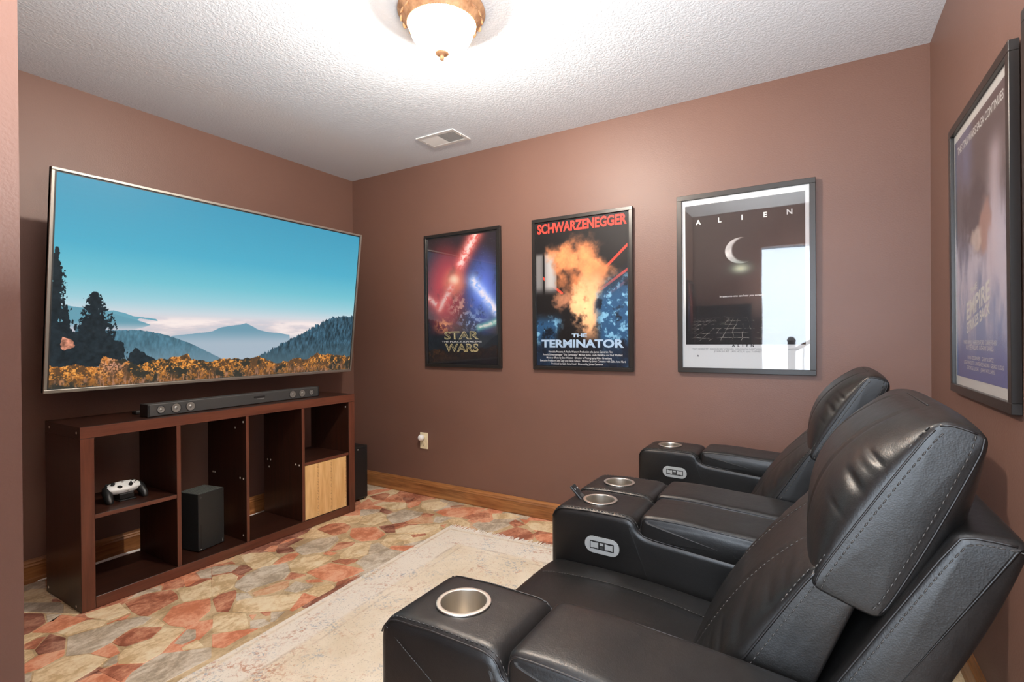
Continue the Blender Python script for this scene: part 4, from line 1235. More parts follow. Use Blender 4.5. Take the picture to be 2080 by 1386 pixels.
ARM_Y = 0.3525; ARM_W = 0.206; AX0 = 2.535
OX = 3.0                        # x of the recliner's base point
def arm_profile():
    p = [(AX0, 0.035), (AX0, 0.600)]
    for i in range(1, 7):
        a = PI - i * (PI / 2) / 6
        p.append((AX0 + 0.046 + 0.046 * math.cos(a), 0.600 + 0.046 * math.sin(a)))
    p += [(2.66, 0.650), (2.765, 0.649), (2.785, 0.645), (2.799, 0.634), (2.806, 0.618), (2.822, 0.606), (2.85, 0.601), (3.06, 0.584), (3.28, 0.562), (3.28, 0.035)]
    return p

def arm_path(yoff, lift, x_end=3.2, rr=0.0):
    """points along the top outline of the arm, at y"""
    pr = arm_profile()[1:-2] + [(x_end, 0.567)]
    out = []
    n = len(pr)
    for i, (x, z) in enumerate(pr):
        a = pr[max(0, i - 1)]; b = pr[min(n - 1, i + 1)]
        t = Vector((b[0] - a[0], b[1] - a[1])).normalized(); nn = Vector((-t.y, t.x))
        out.append(Vector((x - OX + nn.x * lift, yoff, z + nn.y * lift)))
    return out

def build_arm(root, yc):
    pr = [(x - OX, z) for x, z in arm_profile()]
    bm, _ = cushion(pr, [0.0] * len(pr), ARM_W / 2 - 0.001, n=300, ny=36, sm=0.004, side=0.003, y0=yc, corner=0.022)
    # hole for the cup holder
    me = bpy.data.meshes.new('arm'); bmesh.ops.recalc_face_normals(bm, faces=bm.faces[:]); bm.to_mesh(me); bm.free()
    o = bpy.data.objects.new('arm', me); COL.objects.link(o)
    cb = bmnew(); add_lathe(cb, [(0.0445, 0.566), (0.0445, 0.70)], (2.657 - OX, yc + 0.0, 0), 48); bmesh.ops.recalc_face_normals(cb, faces=cb.faces[:])
    cm = bpy.data.meshes.new('cut'); cb.to_mesh(cm); cb.free()
    co = bpy.data.objects.new('cut', cm); COL.objects.link(co)
    md = o.modifiers.new('hole', 'BOOLEAN'); md.operation = 'DIFFERENCE'; md.object = co; md.solver = 'EXACT'
    dg = bpy.context.evaluated_depsgraph_get()
    me2 = bpy.data.meshes.new_from_object(o.evaluated_get(dg)); me2.name = 'arm'
    o.modifiers.clear(); o.data = me2
    bpy.data.objects.remove(co)
    me2.materials.clear(); me2.materials.append(M['leather'])
    me2.polygons.foreach_set('use_smooth', [True] * len(me2.polygons))
    o.parent = root
    # seams on both upper edges
    welts, st = [], []
    for s in (-1, 1):
        welts.append(arm_path(yc + s * (ARM_W / 2 - 0.0055), -0.0055)[1:])
        st.append(arm_path(yc + s * (ARM_W / 2 - 0.0125), -0.0012)[4:])
    seam_set(o, welts, r=0.0016)
    stitch_obj(o, st)
    sgn = -1 if yc < 0 else 1
    # diagonal seam on the outer face
    y = yc + sgn * (ARM_W / 2 + 0.0004)
    stitch_obj(o, [[(AX0 + 0.020 - OX, y - sgn * 0.004, 0.624), (2.60 - OX, y, 0.600), (2.72 - OX, y, 0.53), (2.95 - OX, y, 0.38)]], 0.0012, 0.006, 0.0055)
    # cup holder
    c = (2.657 - OX, yc, 0)
    bm = bmnew()
    add_lathe(bm, [(0.0435, 0.6496), (0.0520, 0.6496), (0.0525, 0.6500), (0.0525, 0.6520), (0.0521, 0.6528), (0.0512, 0.6532), (0.0505, 0.6533), (0.0446, 0.6533), (0.0440, 0.6532), (0.0434, 0.6526), (0.0432, 0.6518), (0.0431, 0.6490), (0.0428, 0.600), (0.0425, 0.573), (0.0424, 0.5700), (0.0420, 0.5690), (0.0410, 0.5687), (0.0001, 0.5687)], c, 64, caps=False)
    obj('cup_holder', bm, M['steel'], root, smooth=True, local=True)
    # padded lid behind it
    pad, surf = cushion([(2.806 - OX, 0.580), (2.812 - OX, 0.655), (3.00 - OX, 0.652), (3.24 - OX, 0.632), (3.25 - OX, 0.530)],
                        [0.004, 0.007, 0.006, 0.003, 0.0], ARM_W / 2 - 0.007, n=88, ny=28, sm=0.010, side=0.006, power=6, y0=yc, corner=0.014)
    pd = obj('arm_pad', pad, M['leather'], root, smooth=True, local=True)
    wl, st2 = [], []
    for s in (-1, 1):
        q = [surf(0, u, s * 0.97, 0.001) for u in (0.5, 0.9)] + [surf(1, u, s * 0.97, 0.001) for u in (0.02, 0.2, 0.5, 0.8)] + [surf(2, u, s * 0.97, 0.001) for u in (0.1, 0.5, 0.9)]
        wl.append(q)
        st2.append([v + Vector((0, -s * 0.009, 0.0026)) for v in q[2:]])
    seam_set(pd, wl, r=0.0018); stitch_obj(pd, st2)

def stadium(L, r, n=10):
    p = []
    for i in range(n + 1):
        a = -PI / 2 + PI * i / n; p.append((L / 2 - r + r * math.cos(a), r * math.sin(a)))
    for i in range(n + 1):
        a = PI / 2 + PI * i / n; p.append((-L / 2 + r + r * math.cos(a), r * math.sin(a)))
    return p

def switch(root):
    y = ARM_Y - ARM_W / 2; cx, cz = 2.702 - OX, 0.553
    tilt = -0.02
    def plate(L, r, d0, d1, x0=0.0, z0=0.0):
        bm = bmnew()
        add_prism(bm, stadium(L, r) if r else L, lambda a, b, d: (cx + x0 + a, y - d, cz + z0 + b + tilt * a), d0, d1)
        return bm
    pl = obj('switch_panel', plate(0.104, 0.0235, -0.003, 0.0035), M['silver_paint'], root, local=True)
    bm = plate([(-0.036, -0.0115), (0.036, -0.0115), (0.036, 0.0115), (-0.036, 0.0115)], 0, 0.0035, 0.0042)
    obj('switch_surround', bm, M['print_black'], pl, local=True)
    for sx in (-1, 1):
        x = sx * 0.0215
        bm = plate([(x - 0.0115, -0.0085), (x, -0.0068), (x + 0.0115, -0.0085), (x + 0.0115, 0.0085), (x, 0.0068), (x - 0.0115, 0.0085)], 0, 0.0042, 0.0058)
        obj('rocker', bm, M['silver_paint'], pl, local=True)
    bm = plate([(-0.0055, 0.0015), (0.0055, 0.0015), (0.0055, 0.0085), (-0.0055, 0.0085)], 0, 0.0042, 0.0054)
    obj('home_button', bm, M['silver_paint'], pl, local=True)
    bm = plate([(-0.0055, -0.0085), (0.0055, -0.0085), (0.0055, -0.0015), (-0.0055, -0.0015)], 0, 0.0042, 0.0050)
    obj('usb_port', bm, M['charcoal'], pl, local=True)

def X(pts): return [(x - OX, z) for x, z in pts]

def head_wr(t, tt):
    # gathers beside the side seams
    a = abs(tt)
    if a < 0.70: return 0.0
    f = math.sin(PI * min(1, ((a - 0.70) / 0.285)) ** 1.6) if a < 0.985 else 0.0
    ph = t * 62 + 2.2 * math.sin(t * 19) + (2.0 if tt > 0 else 0) + 9 * (a - 0.8)
    env = math.exp(-((t - 0.60) / 0.22) ** 2) * (0.6 + 0.4 * math.sin(t * 37))
    return -0.0050 * f * env * (0.5 + 0.5 * math.sin(ph)) ** 3
def lumb_wr(t, tt):
    a = abs(tt)
    if a < 0.40: return 0.0
    f = math.sin(PI * min(1, ((a - 0.40) / 0.58)) ** 1.8) if a < 0.98 else 0.0
    ph = t * 58 + 2.4 * math.sin(t * 13 + 1) + (1.0 if tt > 0 else 0) + 10 * a
    env = math.exp(-((t - 0.55) / 0.3) ** 2)
    return -0.0035 * f * env * (0.5 + 0.5 * math.sin(ph)) ** 3

def build_recliner(yc, label):
    root = thing('recliner', label, 'recliner', (OX, yc, 0), 0, 'black leather theatre recliners')
    # base and front
    bm = bmnew(); add_box(bm, (2.585 - OX, -0.249, 0.06), (3.30 - OX, 0.249, 0.36), 0.01, 2); obj('base', bm, M['leather'], root, local=True, wn=True)
    for sx in (2.62, 3.24):
        for s in (-1, 1):
            bm = bmnew(); add_lathe(bm, [(0.025, 0.0085), (0.028, 0.012), (0.022, 0.06)], (sx - OX, s * 0.35, 0), 16); obj('foot', bm, M['black_plastic'], root, local=True)
    for s in (-1, 1): build_arm(root, s * ARM_Y)
    switch(root)
    bm, surf = cushion(X([(2.600, 0.075), (2.545, 0.085), (2.530, 0.36), (2.600, 0.37)]), [0, 0.018, 0, 0], 0.240, n=64, ny=24, sm=0.010, side=0.003)
    obj('footrest', bm, M['leather'], root, smooth=True, local=True)
    # seat
    seat, surf = cushion(X([(2.53, 0.375), (2.522, 0.455), (2.565, 0.492), (3.08, 0.462), (3.08, 0.365)]), [0.006, 0.008, 0.028, 0, 0], 0.2485, n=120, ny=48, sm=0.014, side=0.0,
                         grooves=(-0.56, 0.56), gdepth=0.0035, power=6, corner=0.012)
    st_ = obj('seat', seat, M['leather'], root, smooth=True, local=True)
    paths = []
    for g in (-0.56, 0.56):
        paths.append([surf(0, 0.6, g + 0.012, 0.0006)] + [surf(1, u, g + 0.012, 0.0006) for u in (0.2, 0.6)] + [surf(2, u / 14, g + 0.012, 0.0008) for u in range(15)])
    stitch_obj(st_, paths, 0.0011, 0.0085, 0.0068)
    # lumbar backrest
    lum, surf = cushion(X([(2.985, 0.42), (3.109, 0.602), (3.232, 0.812), (3.285, 0.775), (3.225, 0.62), (3.125, 0.41)]), [0.050, 0.050, 0.0, 0.0, 0.0, 0.0], 0.2485, n=170, ny=60, merge=2, sm=0.010, side=0.003,
                        grooves=(-0.40, 0.40), gdepth=0.004, power=3.0, wrinkle=lumb_wr, corner=0.006)
    lb = obj('backrest', lum, M['leather'], root, smooth=True, local=True)
    wl, sts = [], []
    for s in (-1, 1):
        e = [surf(0, u / 6, s * 0.998, 0.0) for u in range(7)] + [surf(1, u / 6, s * 0.998, 0.0) for u in range(1, 7)]
        wl.append(e)
        sts.append([v + Vector((0.009, s * 0.0018, -0.006)) for v in e])
        sts.append([v + Vector((-0.006, -s * 0.004, 0.004)) for v in e])
        g = s * 0.40
        wl_c = [surf(0, u / 6, g, 0.0) for u in range(1, 7)] + [surf(1, u / 8, g, 0.0) for u in range(1, 9)]
        sts.append([v + Vector((-0.002, s * 0.006, 0.0012)) for v in wl_c])
        b = [surf(4, u / 6, s * 0.998, 0.0) for u in range(7)]
        wl.append(b); sts.append([v + Vector((-0.006, s * 0.002, 0.003)) for v in b])
    seam_set(lb, wl, r=0.0022); stitch_obj(lb, sts)
    # headrest
    hd, surf = cushion(X([(3.220, 0.778), (3.295, 0.902), (3.372, 1.036), (3.424, 1.018), (3.306, 0.748)]), [0.058, 0.058, 0.014, 0.050, 0.004], 0.252, n=190, ny=64, merge=2, sm=0.010, side=0.003,
                       grooves=(-0.42, 0.42), gdepth=0.006, power=3.2, wrinkle=head_wr, corner=0.004)
    hr = obj('headrest', hd, M['leather'], root, smooth=True, local=True)
    wl, sts = [], []
    for s in (-1, 1):
        e = [surf(0, u / 6, s * 0.998, 0.0) for u in range(7)] + [surf(1, u / 6, s * 0.998, 0.0) for u in range(1, 7)]
        wl.append(e); sts.append([v + Vector((0.008, s * 0.0022, -0.004)) for v in e]); sts.append([v + Vector((-0.006, -s * 0.004, 0.003)) for v in e])
        top = [surf(2, u / 5, s * 0.998, 0.0) for u in range(6)]
        wl.append([e[-1]] + top)
        b = [surf(3, u / 12, s * 0.998, 0.0) for u in range(13)]
        wl.append(b); sts.append([v + Vector((-0.009, s * 0.0022, 0.004)) for v in b])
    # seams across the front of the cushion and over its crown
    for g in (-0.42, 0.42):
        c = [surf(0, u / 8, g, 0.0006) for u in range(9)] + [surf(1, u / 8, g, 0.0006) for u in range(1, 9)]
        wl.append(c)
    crown = [surf(2, 0.15, -0.42 + 0.84 * k / 12, 0.0004) for k in range(13)]
    wl.append(crown)
    seam_set(hr, wl, r=0.0017); stitch_obj(hr, sts, 0.0012)
    # outer back shell
    shl, surf = cushion(X([(3.100, 0.385), (3.247, 0.645), (3.388, 0.893), (3.462, 0.888), (3.384, 0.690), (3.245, 0.350)]), [0.0, 0.0, 0.003, 0.010, 0.010, 0.0], 0.262, n=150, ny=40, sm=0.011, side=0.005, power=6, corner=0.014)
    shel = obj('back_shell', shl, M['leather'], root, smooth=True, local=True)
    wl, sts = [], []
    for s in (-1, 1):
        e = [surf(0, u / 5, s * 0.99, 0.001) for u in range(6)] + [surf(1, u / 6, s * 0.99, 0.001) for u in range(1, 7)] + [surf(2, u / 5, s * 0.99, 0.001) for u in range(1, 6)]
        wl.append(e)
        sts.append([v + Vector((0.006, s * 0.004, -0.006)) for v in e])
        sts.append([v + Vector((-0.001, -s * 0.007, 0.002)) for v in e])
    seam_set(shel, wl, r=0.0018); stitch_obj(shel, sts)
    bm = bmnew(); add_box(bm, (3.12 - OX, -0.24, 0.10), (3.30 - OX, 0.24, 0.42), 0.01, 2); obj('rear_panel', bm, M['leather'], root, local=True, wn=True)
    return root

rec = build_recliner(-1.7445, 'black leather recliner nearest the camera, with a remote standing in its far cup holder')
rec2 = rec.copy(); COL.objects.link(rec2); rec2.location = (OX - 0.012, -0.8285, 0)
rec2['label'] = 'black leather recliner farther from the camera, beside the back wall with empty cup holders'
for ch in list(rec.children):
    c = ch.copy(); COL.objects.link(c); c.parent = rec2
    for g in ch.children:
        d = g.copy(); COL.objects.link(d); d.parent = c

# slim remote standing in the far cup holder of the near recliner
p0 = Vector((2.676, -1.390, 0.572)); p1 = Vector((2.562, -1.392, 0.681))
dirv = (p1 - p0).normalized()
rem = thing('remote_control', 'slim black television remote leaning out of the cup holder between the two recliners', 'remote', tuple(p0))
zax = dirv; xax = Vector((0, 1, 0)); yax = zax.cross(xax).normalized(); xax = yax.cross(zax)
RM = Matrix((xax, yax, zax)).transposed().to_4x4()
Lr = (p1 - p0).length
def robj(name, bm, mat, **k):
    bm.transform(RM); return obj(name, bm, M[mat], rem, local=True, **k)
bm = bmnew(); add_box(bm, (-0.0165, -0.0045, 0.0), (0.0165, 0.0045, Lr), 0.004, 3); robj('body', bm, 'black_plastic', wn=True)
sgn = 1 if (RM.to_3x3() @ Vector((0, 1, 0))).z > 0 else -1
bm = bmnew(); add_lathe(bm, [(0.009, sgn * 0.0045), (0.009, sgn * 0.0062), (0.0065, sgn * 0.0066)], (0, 0, Lr - 0.045), 20, 'Y'); robj('direction_pad', bm, 'charcoal')
bm = bmnew()
for i in range(6):
    for j in (-1, 0, 1):
        if i == 5 and j == 0: continue
        zc = 0.012 + i * 0.0155 if i < 5 else Lr - 0.016
        if i < 5 and abs(zc - (Lr - 0.045)) < 0.013: continue
        add_box(bm, (j * 0.009 - 0.0028, min(sgn * 0.0044, sgn * 0.0060), zc - 0.0028), (j * 0.009 + 0.0028, max(sgn * 0.0044, sgn * 0.0060), zc + 0.0028), 0.0008, 1)
robj('buttons', bm, 'print_grey')['kind'] = 'stuff'
# ------------------------------------------------------------------ framed posters
def text_mesh(body, width=None, height=0.02, bold=0.0, shear=0.0, spacing=1.0):
    cu = bpy.data.curves.new('txt', 'FONT'); cu.body = body; cu.size = 1.0
    cu.align_x = 'CENTER'; cu.offset = bold; cu.shear = shear; cu.space_character = spacing; cu.resolution_u = 3
    o = bpy.data.objects.new('txt', cu); COL.objects.link(o)
    dg = bpy.context.evaluated_depsgraph_get()
    me = bpy.data.meshes.new_from_object(o.evaluated_get(dg))
    bpy.data.objects.remove(o); bpy.data.curves.remove(cu)
    co = np.zeros(len(me.vertices) * 3, np.float32); me.vertices.foreach_get('co', co); co = co.reshape(-1, 3)
    lo, hi = co.min(0), co.max(0)
    s = height / 0.73 if height else 1.0
    sx = (width / (hi[0] - lo[0])) if width else s
    co[:, 0] = (co[:, 0] - (lo[0] + hi[0]) / 2) * sx; co[:, 1] *= s
    me.vertices.foreach_set('co', co.ravel()); me.update()
    return me

def poster(label, w, h, loc, rotz, fw, fd, frame_mat, art, texts, glass, paper=None, margin=0.0, lean=0.0, extra=None):
    """local x: right as seen by a viewer, -y: towards the viewer, z: up. loc is the centre, on the wall"""
    t = thing('framed_poster', label, 'poster', loc, rotz, 'framed posters')
    def Y(z): return -lean * (z + h / 2) / h           # top stands off the wall by lean
    def fin(bm):
        for v in bm.verts: v.co.y += Y(v.co.z)
        return bm
    for nm, (x0, z0, x1, z1) in (('frame_side', (-w / 2, -h / 2 + fw, -w / 2 + fw, h / 2 - fw)), ('frame_side', (w / 2 - fw, -h / 2 + fw, w / 2, h / 2 - fw)),
                                 ('frame_rail', (-w / 2, h / 2 - fw, w / 2, h / 2)), ('frame_rail', (-w / 2, -h / 2, w / 2, -h / 2 + fw))):
        bm = bmnew(); add_box(bm, (x0, -fd, z0), (x1, -0.001, z1), 0.0012, 1); obj(nm, fin(bm), M[frame_mat], t, local=True)
    bm = bmnew(); add_box(bm, (-w / 2 + fw * 0.8, -fd * 0.45, -h / 2 + fw * 0.8), (w / 2 - fw * 0.8, -0.002, h / 2 - fw * 0.8))
    obj('backing', fin(bm), M[paper] if paper else M['print_black'], t, local=True)
    iw, ih = w / 2 - fw, h / 2 - fw
    ax0, ax1, az0, az1 = margin[0], margin[1], margin[2], margin[3]
    bm = bmnew(); quad_uv(bm, [(-iw + ax0, -fd * 0.45 - 0.0008, ih - az1), (iw - ax1, -fd * 0.45 - 0.0008, ih - az1), (iw - ax1, -fd * 0.45 - 0.0008, -ih + az0), (-iw + ax0, -fd * 0.45 - 0.0008, -ih + az0)])
    pr = obj('print', fin(bm), art, t, local=True)
    for tx in texts:
        body, x, z, tw, hh, mat = tx[:6]; kw = tx[6] if len(tx) > 6 else {}
        rise = kw.pop('rise', 0.0) if kw else 0.0
        me = text_mesh(body, tw, hh, **kw)
        bm = bmnew(); bm.from_mesh(me); bpy.data.meshes.remove(me)
        for v in bm.verts:
            a, b = v.co.x, v.co.y
            v.co = Vector((x + a, -fd * 0.45 - 0.0014, z + b + rise * a))
        me2 = bpy.data.meshes.new('lettering'); fin(bm).to_mesh(me2); bm.free(); me2.materials.append(M[mat])
        o = bpy.data.objects.new('lettering', me2); link(o, pr)
    bm = bmnew(); add_box(bm, (-iw, -fd * 0.45 - 0.0034, -ih), (iw, -fd * 0.45 - 0.0026, ih))
    obj('glazing', fin(bm), M[glass], t, local=True)
    if extra: extra(t)
    return t

def art_grid(w, h):
    U, V = np.meshgrid((np.arange(w) + .5) / w, (np.arange(h) + .5) / h)
    return U.astype(np.float32), V.astype(np.float32)
def streak(U, V, x0, y0, x1, y1, wd, asp):
    dx, dy = (x1 - x0), (y1 - y0) * asp; L2 = dx * dx + dy * dy
    t = np.clip(((U - x0) * dx + (V - y0) * asp * dy) / L2, 0, 1)
    d = np.hypot(U - x0 - t * dx, (V - y0) * asp - t * dy)
    return d / wd

# red and blue space print (abstract)
w_, h_ = 420, 620
U, V = art_grid(w_, h_); asp = 1.5
n = vnoise(w_, h_, 5, 51, 6, 0.6); n2 = vnoise(w_, h_, 9, 52, 5, 0.6); n3 = vnoise(w_, h_, 26, 57, 4, 0.6)
img = np.zeros((h_, w_, 3), np.float32) + C3(14, 12, 16)
img = lerp(img, C3(196, 34, 38), smooth(1.1, 0.1, np.hypot((U - 0.26) / 0.42, (V - 0.42) / 0.42)) * smooth(0.2, 0.62, n + 0.15))
img = lerp(img, C3(52, 70, 190), smooth(1.0, 0.05, np.hypot((U - 0.80) / 0.36, (V - 0.46) / 0.42)) * smooth(0.2, 0.6, n2 + 0.15))
img = lerp(img, C3(246, 120, 78), smooth(1.0, 0.0, np.hypot((U - 0.40) / 0.25, (V - 0.36) / 0.16)) * 0.9)
img = lerp(img, C3(255, 214, 176), smooth(1.0, 0.0, np.hypot((U - 0.40) / 0.11, (V - 0.34) / 0.06)))
img = lerp(img, C3(236, 128, 70), smooth(1.0, 0.0, np.hypot((U - 0.24) / 0.2, (V - 0.70) / 0.09)) * smooth(0.4, 0.6, n3))
img = lerp(img, C3(204, 128, 110), smooth(1.0, 0.2, np.hypot((U - 0.48) / 0.24, (V - 0.55) / 0.13)) * smooth(0.46, 0.6, n3) * 0.8)
img = lerp(img, C3(120, 150, 214), smooth(1.0, 0.2, np.hypot((U - 0.66) / 0.3, (V - 0.66) / 0.12)) * smooth(0.48, 0.62, n3) * 0.7)
img = lerp(img, C3(30, 20, 34), smooth(1.0, 0.3, np.hypot((U - 0.72) / 0.14, (V - 0.30) / 0.12)) * 0.6 * smooth(0.4, 0.6, n2))
for (a, b, c, d, wd, c1) in ((0.72, 0.0, 0.50, 0.22, 0.030, C3(255, 70, 60)), (0.36, 0.40, 0.18, 0.56, 0.020, C3(255, 96, 80)), (0.0, 0.47, 0.14, 0.53, 0.018, C3(250, 80, 70)), (0.68, 0.36, 1.0, 0.60, 0.026, C3(120, 170, 255)), (0.76, 0.72, 1.0, 0.68, 0.012, C3(80, 200, 170))):
    d_ = streak(U, V, a, b, c, d, wd, asp)
    img = lerp(img, c1, np.exp(-(d_ / 3.0) ** 2) * 0.75); img = lerp(img, C3(255, 226, 220), np.exp(-(d_ / 1.6) ** 2) * smooth(0.30, 0.62, n3) * 0.75)
img = lerp(img, C3(12, 11, 13), smooth(0.755, 0.80, V + (n - .5) * 0.05))
rg = np.random.default_rng(3)
for _ in range(420):
    x, y = rg.random(), rg.random()
    if y < 0.75 and (x > 0.66 and y < 0.2 or x < 0.2 or y < 0.08): img[int(y * h_), int(x * w_)] = 0.75
img = np.clip(img, 0, 1) ** 0.62
A1 = picture_mat('space_print', to_image('space_print', img), 0, 0.5)

# warm and blue print on black (abstract)
n = vnoise(w_, h_, 4, 61, 5, 0.55); n2 = vnoise(w_, h_, 7, 62, 5, 0.6); n3 = vnoise(w_, h_, 22, 63, 4, 0.6)
img = np.zeros((h_, w_, 3), np.float32) + C3(20, 18, 19)
for (a, b, c, d) in ((0.62, 0.44, 1.02, 0.20), (0.70, 0.50, 1.02, 0.36), (0.72, 0.56, 1.02, 0.43), (0.05, 0.37, 0.30, 0.50)):
    d_ = streak(U, V, a, b, c, d, 0.013, asp); img = lerp(img, C3(214, 62, 46), smooth(1.3, 0.7, d_))
for x, c, wd in ((0.03, 120, 0.05), (0.17, 170, 0.07)):
    img = lerp(img, C3(c, c * 0.98, c * 0.97) * (0.55 + 0.5 * np.cos((U[..., None] - x) / wd)), (np.abs(U - x) < wd).astype(np.float32) * smooth(0.20, 0.24, V) * smooth(0.52, 0.44, V))
blob = smooth(1.15, 0.55, np.hypot((U - 0.54 + (n - .5) * .6) / 0.27, (V - 0.34 + (n2 - .5) * .2) / 0.24))
img = lerp(img, C3(206, 128, 82) * (0.6 + 0.8 * n2[..., None]), blob)
b2 = smooth(1.1, 0.5, np.hypot((U - 0.62 + (n2 - .5) * .5) / 0.22, (V - 0.60) / 0.26))
img = lerp(img, C3(236, 176, 128) * (0.7 + 0.6 * n[..., None]), b2)
bl_ = np.clip(smooth(0.40, 0.62, V + 0.25 * (U - 0.6)) * smooth(0.66, 0.78, U + (n - .5) * .2) + smooth(0.62, 0.72, V) * smooth(0.34, 0.2, U + (n - .5) * .2), 0, 1)
img = lerp(img, C3(40, 82, 118), bl_); img = lerp(img, C3(126, 178, 206), bl_ * smooth(0.54, 0.66, n3 * .6 + n2 * .4)); img = lerp(img, C3(16, 24, 36), bl_ * smooth(0.48, 0.36, n2))
img = lerp(img, C3(206, 140, 104) * (0.7 + 0.6 * n3[..., None]), smooth(1.0, 0.3, np.hypot((U - 0.32) / 0.16, (V - 0.55) / 0.09) + (n3 - .5)) * 0.8)
img = lerp(img, C3(24, 34, 50), smooth(0.80, 0.88, V) * 0.72)
A2 = picture_mat('warm_print', to_image('warm_print', img), 0, 0.5)

# dark print with a pale crescent and a lit horizon of lines (abstract)
n = vnoise(w_, h_, 5, 71, 5, 0.6); n2 = vnoise(w_, h_, 12, 72, 4, 0.6)
img = np.zeros((h_, w_, 3), np.float32) + C3(30, 22, 20)
R1 = np.hypot((U - 0.49), (V - 0.35) * asp) / 0.135; R2 = np.hypot((U - 0.545), (V - 0.345) * asp) / 0.125
img = lerp(img, C3(196, 192, 188) * (0.75 + 0.5 * n2[..., None]), smooth(1.03, 0.97, R1) * smooth(0.95, 1.15, R2))
g_ = np.hypot((U - 0.50) / 0.13, (V - 0.475) / 0.06)
img = lerp(img, C3(70, 118, 110), np.exp(-g_ ** 2) * 0.5); img = lerp(img, C3(246, 246, 206), np.exp(-(np.hypot((U - 0.49) / 0.07, (V - 0.475) / 0.03)) ** 2) * 0.8)
pv = np.clip((V - 0.80) / 0.19, 0, 1)
row = np.abs(np.sin(PI * 7 * pv ** 0.75 + (n - .5) * 2.2)); colm = np.abs(np.sin(PI * 11 * ((U - 0.5) / (0.35 + 0.75 * pv)) + (n2 - .5) * 2.4))
ln_ = np.clip(smooth(0.14, 0.04, row) + smooth(0.12, 0.03, colm), 0, 1) * smooth(0.80, 0.83, V) * smooth(0.985, 0.96, V) * smooth(0.02, 0.12, U) * smooth(0.98, 0.86, U)
img = lerp(img, C3(206, 196, 178), ln_ * smooth(0.36, 0.55, n2 + 0.05))
A3 = picture_mat('crescent_print', to_image('crescent_print', img), 0, 0.5)

# pale blue and violet print (abstract)
n = vnoise(w_, h_, 6, 81, 5, 0.6, 0.35); n2 = vnoise(w_, h_, 6, 82, 5, 0.6)
img = np.zeros((h_, w_, 3), np.float32) + C3(60, 50, 52)
img = lerp(img, C3(104, 124, 172), smooth(0.25, 0.75, V)); img = lerp(img, C3(60, 76, 140), smooth(0.78, 0.95, V))
img = lerp(img, C3(90, 104, 160), smooth(0.5, 0.2, U) * smooth(0.40, 0.1, V) * n[..., ] * 0.9)
img = lerp(img, C3(196, 186, 206), smooth(0.45, 0.75, n + 0.25 * np.exp(-((V - .6) / .22) ** 2)) * smooth(0.2, 0.5, V) * smooth(0.95, 0.75, V))
img = lerp(img, C3(210, 186, 196), np.exp(-(streak(U, V, 0.78, 0.22, 0.70, 0.55, 0.10, asp)) ** 2) * 0.7)
img = lerp(img, C3(36, 30, 36), smooth(1.0, 0.5, np.hypot((U - 0.42) / 0.3, (V - 0.36) / 0.18) + (n2 - .5)) * 0.9)
img = lerp(img, C3(176, 120, 104), smooth(1.0, 0.4, np.hypot((U - 0.60) / 0.12, (V - 0.42) / 0.12) + (n2 - .5) * 1.4) * 0.8)
img = lerp(img, C3(220, 190, 176), smooth(1.0, 0.4, np.hypot((U - 0.42) / 0.12, (V - 0.46) / 0.06) + (n2 - .5) * 2) * 0.8)
img = np.clip(img, 0, 1) ** 0.65
A4 = picture_mat('pale_print', to_image('pale_print', img), 0, 0.5)

def zc(v, h, fw): return h / 2 - fw - v * (h - 2 * fw)
pw, ph = 0.656, 0.951
f1 = 0.021
poster('black-framed poster with red and blue glow and STAR WARS lettering, leftmost on the back wall', pw, ph, (1.104, 0, 1.428), 0, f1, 0.024, 'frame', A1, [
    ('STAR', -0.005, zc(0.805, ph, f1), 0.30, 0.055, 'print_gold', dict(bold=0.03)),
    ('STAR', -0.005, zc(0.801, ph, f1), 0.285, 0.047, 'print_black', dict(bold=-0.006)),
    ('THE FORCE AWAKENS', -0.005, zc(0.832, ph, f1), 0.345, 0.012, 'print_white', dict(bold=0.01)),
    ('WARS', -0.005, zc(0.900, ph, f1), 0.29, 0.055, 'print_gold', dict(bold=0.03)),
    ('WARS', -0.005, zc(0.896, ph, f1), 0.275, 0.047, 'print_black', dict(bold=-0.006)),
], 'glass', None, (0.006, 0.018, 0.006, 0.012), 0.006)
CR2 = ['Hemdale Presents A Pacific Western Production of a James Cameron Film',
       'Arnold Schwarzenegger "The Terminator" Michael Biehn, Linda Hamilton and Paul Winfield',
       'Make-up Effects By Stan Winston   Director of Photography Adam Greenberg',
       'Executive Producers John Daly and Derek Gibson   Written by James Cameron with Gale Anne Hurd',
       'Produced by Gale Anne Hurd   Directed by James Cameron']
poster('black-framed poster headed by a big red name, middle one on the back wall', pw, ph, (2.002, 0, 1.430), 0, f1, 0.024, 'frame', A2, [
    ('SCHWARZENEGGER', 0, zc(0.078, ph, f1), 0.585, 0.060, 'print_red', dict(bold=0.035)),
    ('THE', -0.01, zc(0.800, ph, f1), 0.10, 0.022, 'print_silver', dict(bold=0.03)),
    ('TERMINATOR', 0, zc(0.868, ph, f1), 0.54, 0.048, 'print_silver', dict(bold=0.04)),
] + [(t_, (-0.01, 0.0, -0.02, 0.0, -0.03)[i], zc(0.905 + 0.0205 * i, ph, f1), (0.42, 0.52, 0.43, 0.56, 0.34)[i], 0.0125, 'print_white', dict(bold=0.004)) for i, t_ in enumerate(CR2)],
    'glass', None, (0.004, 0.012, 0.004, 0.004), 0.006)
f3 = 0.026
p3w, p3h = 0.651, 0.955
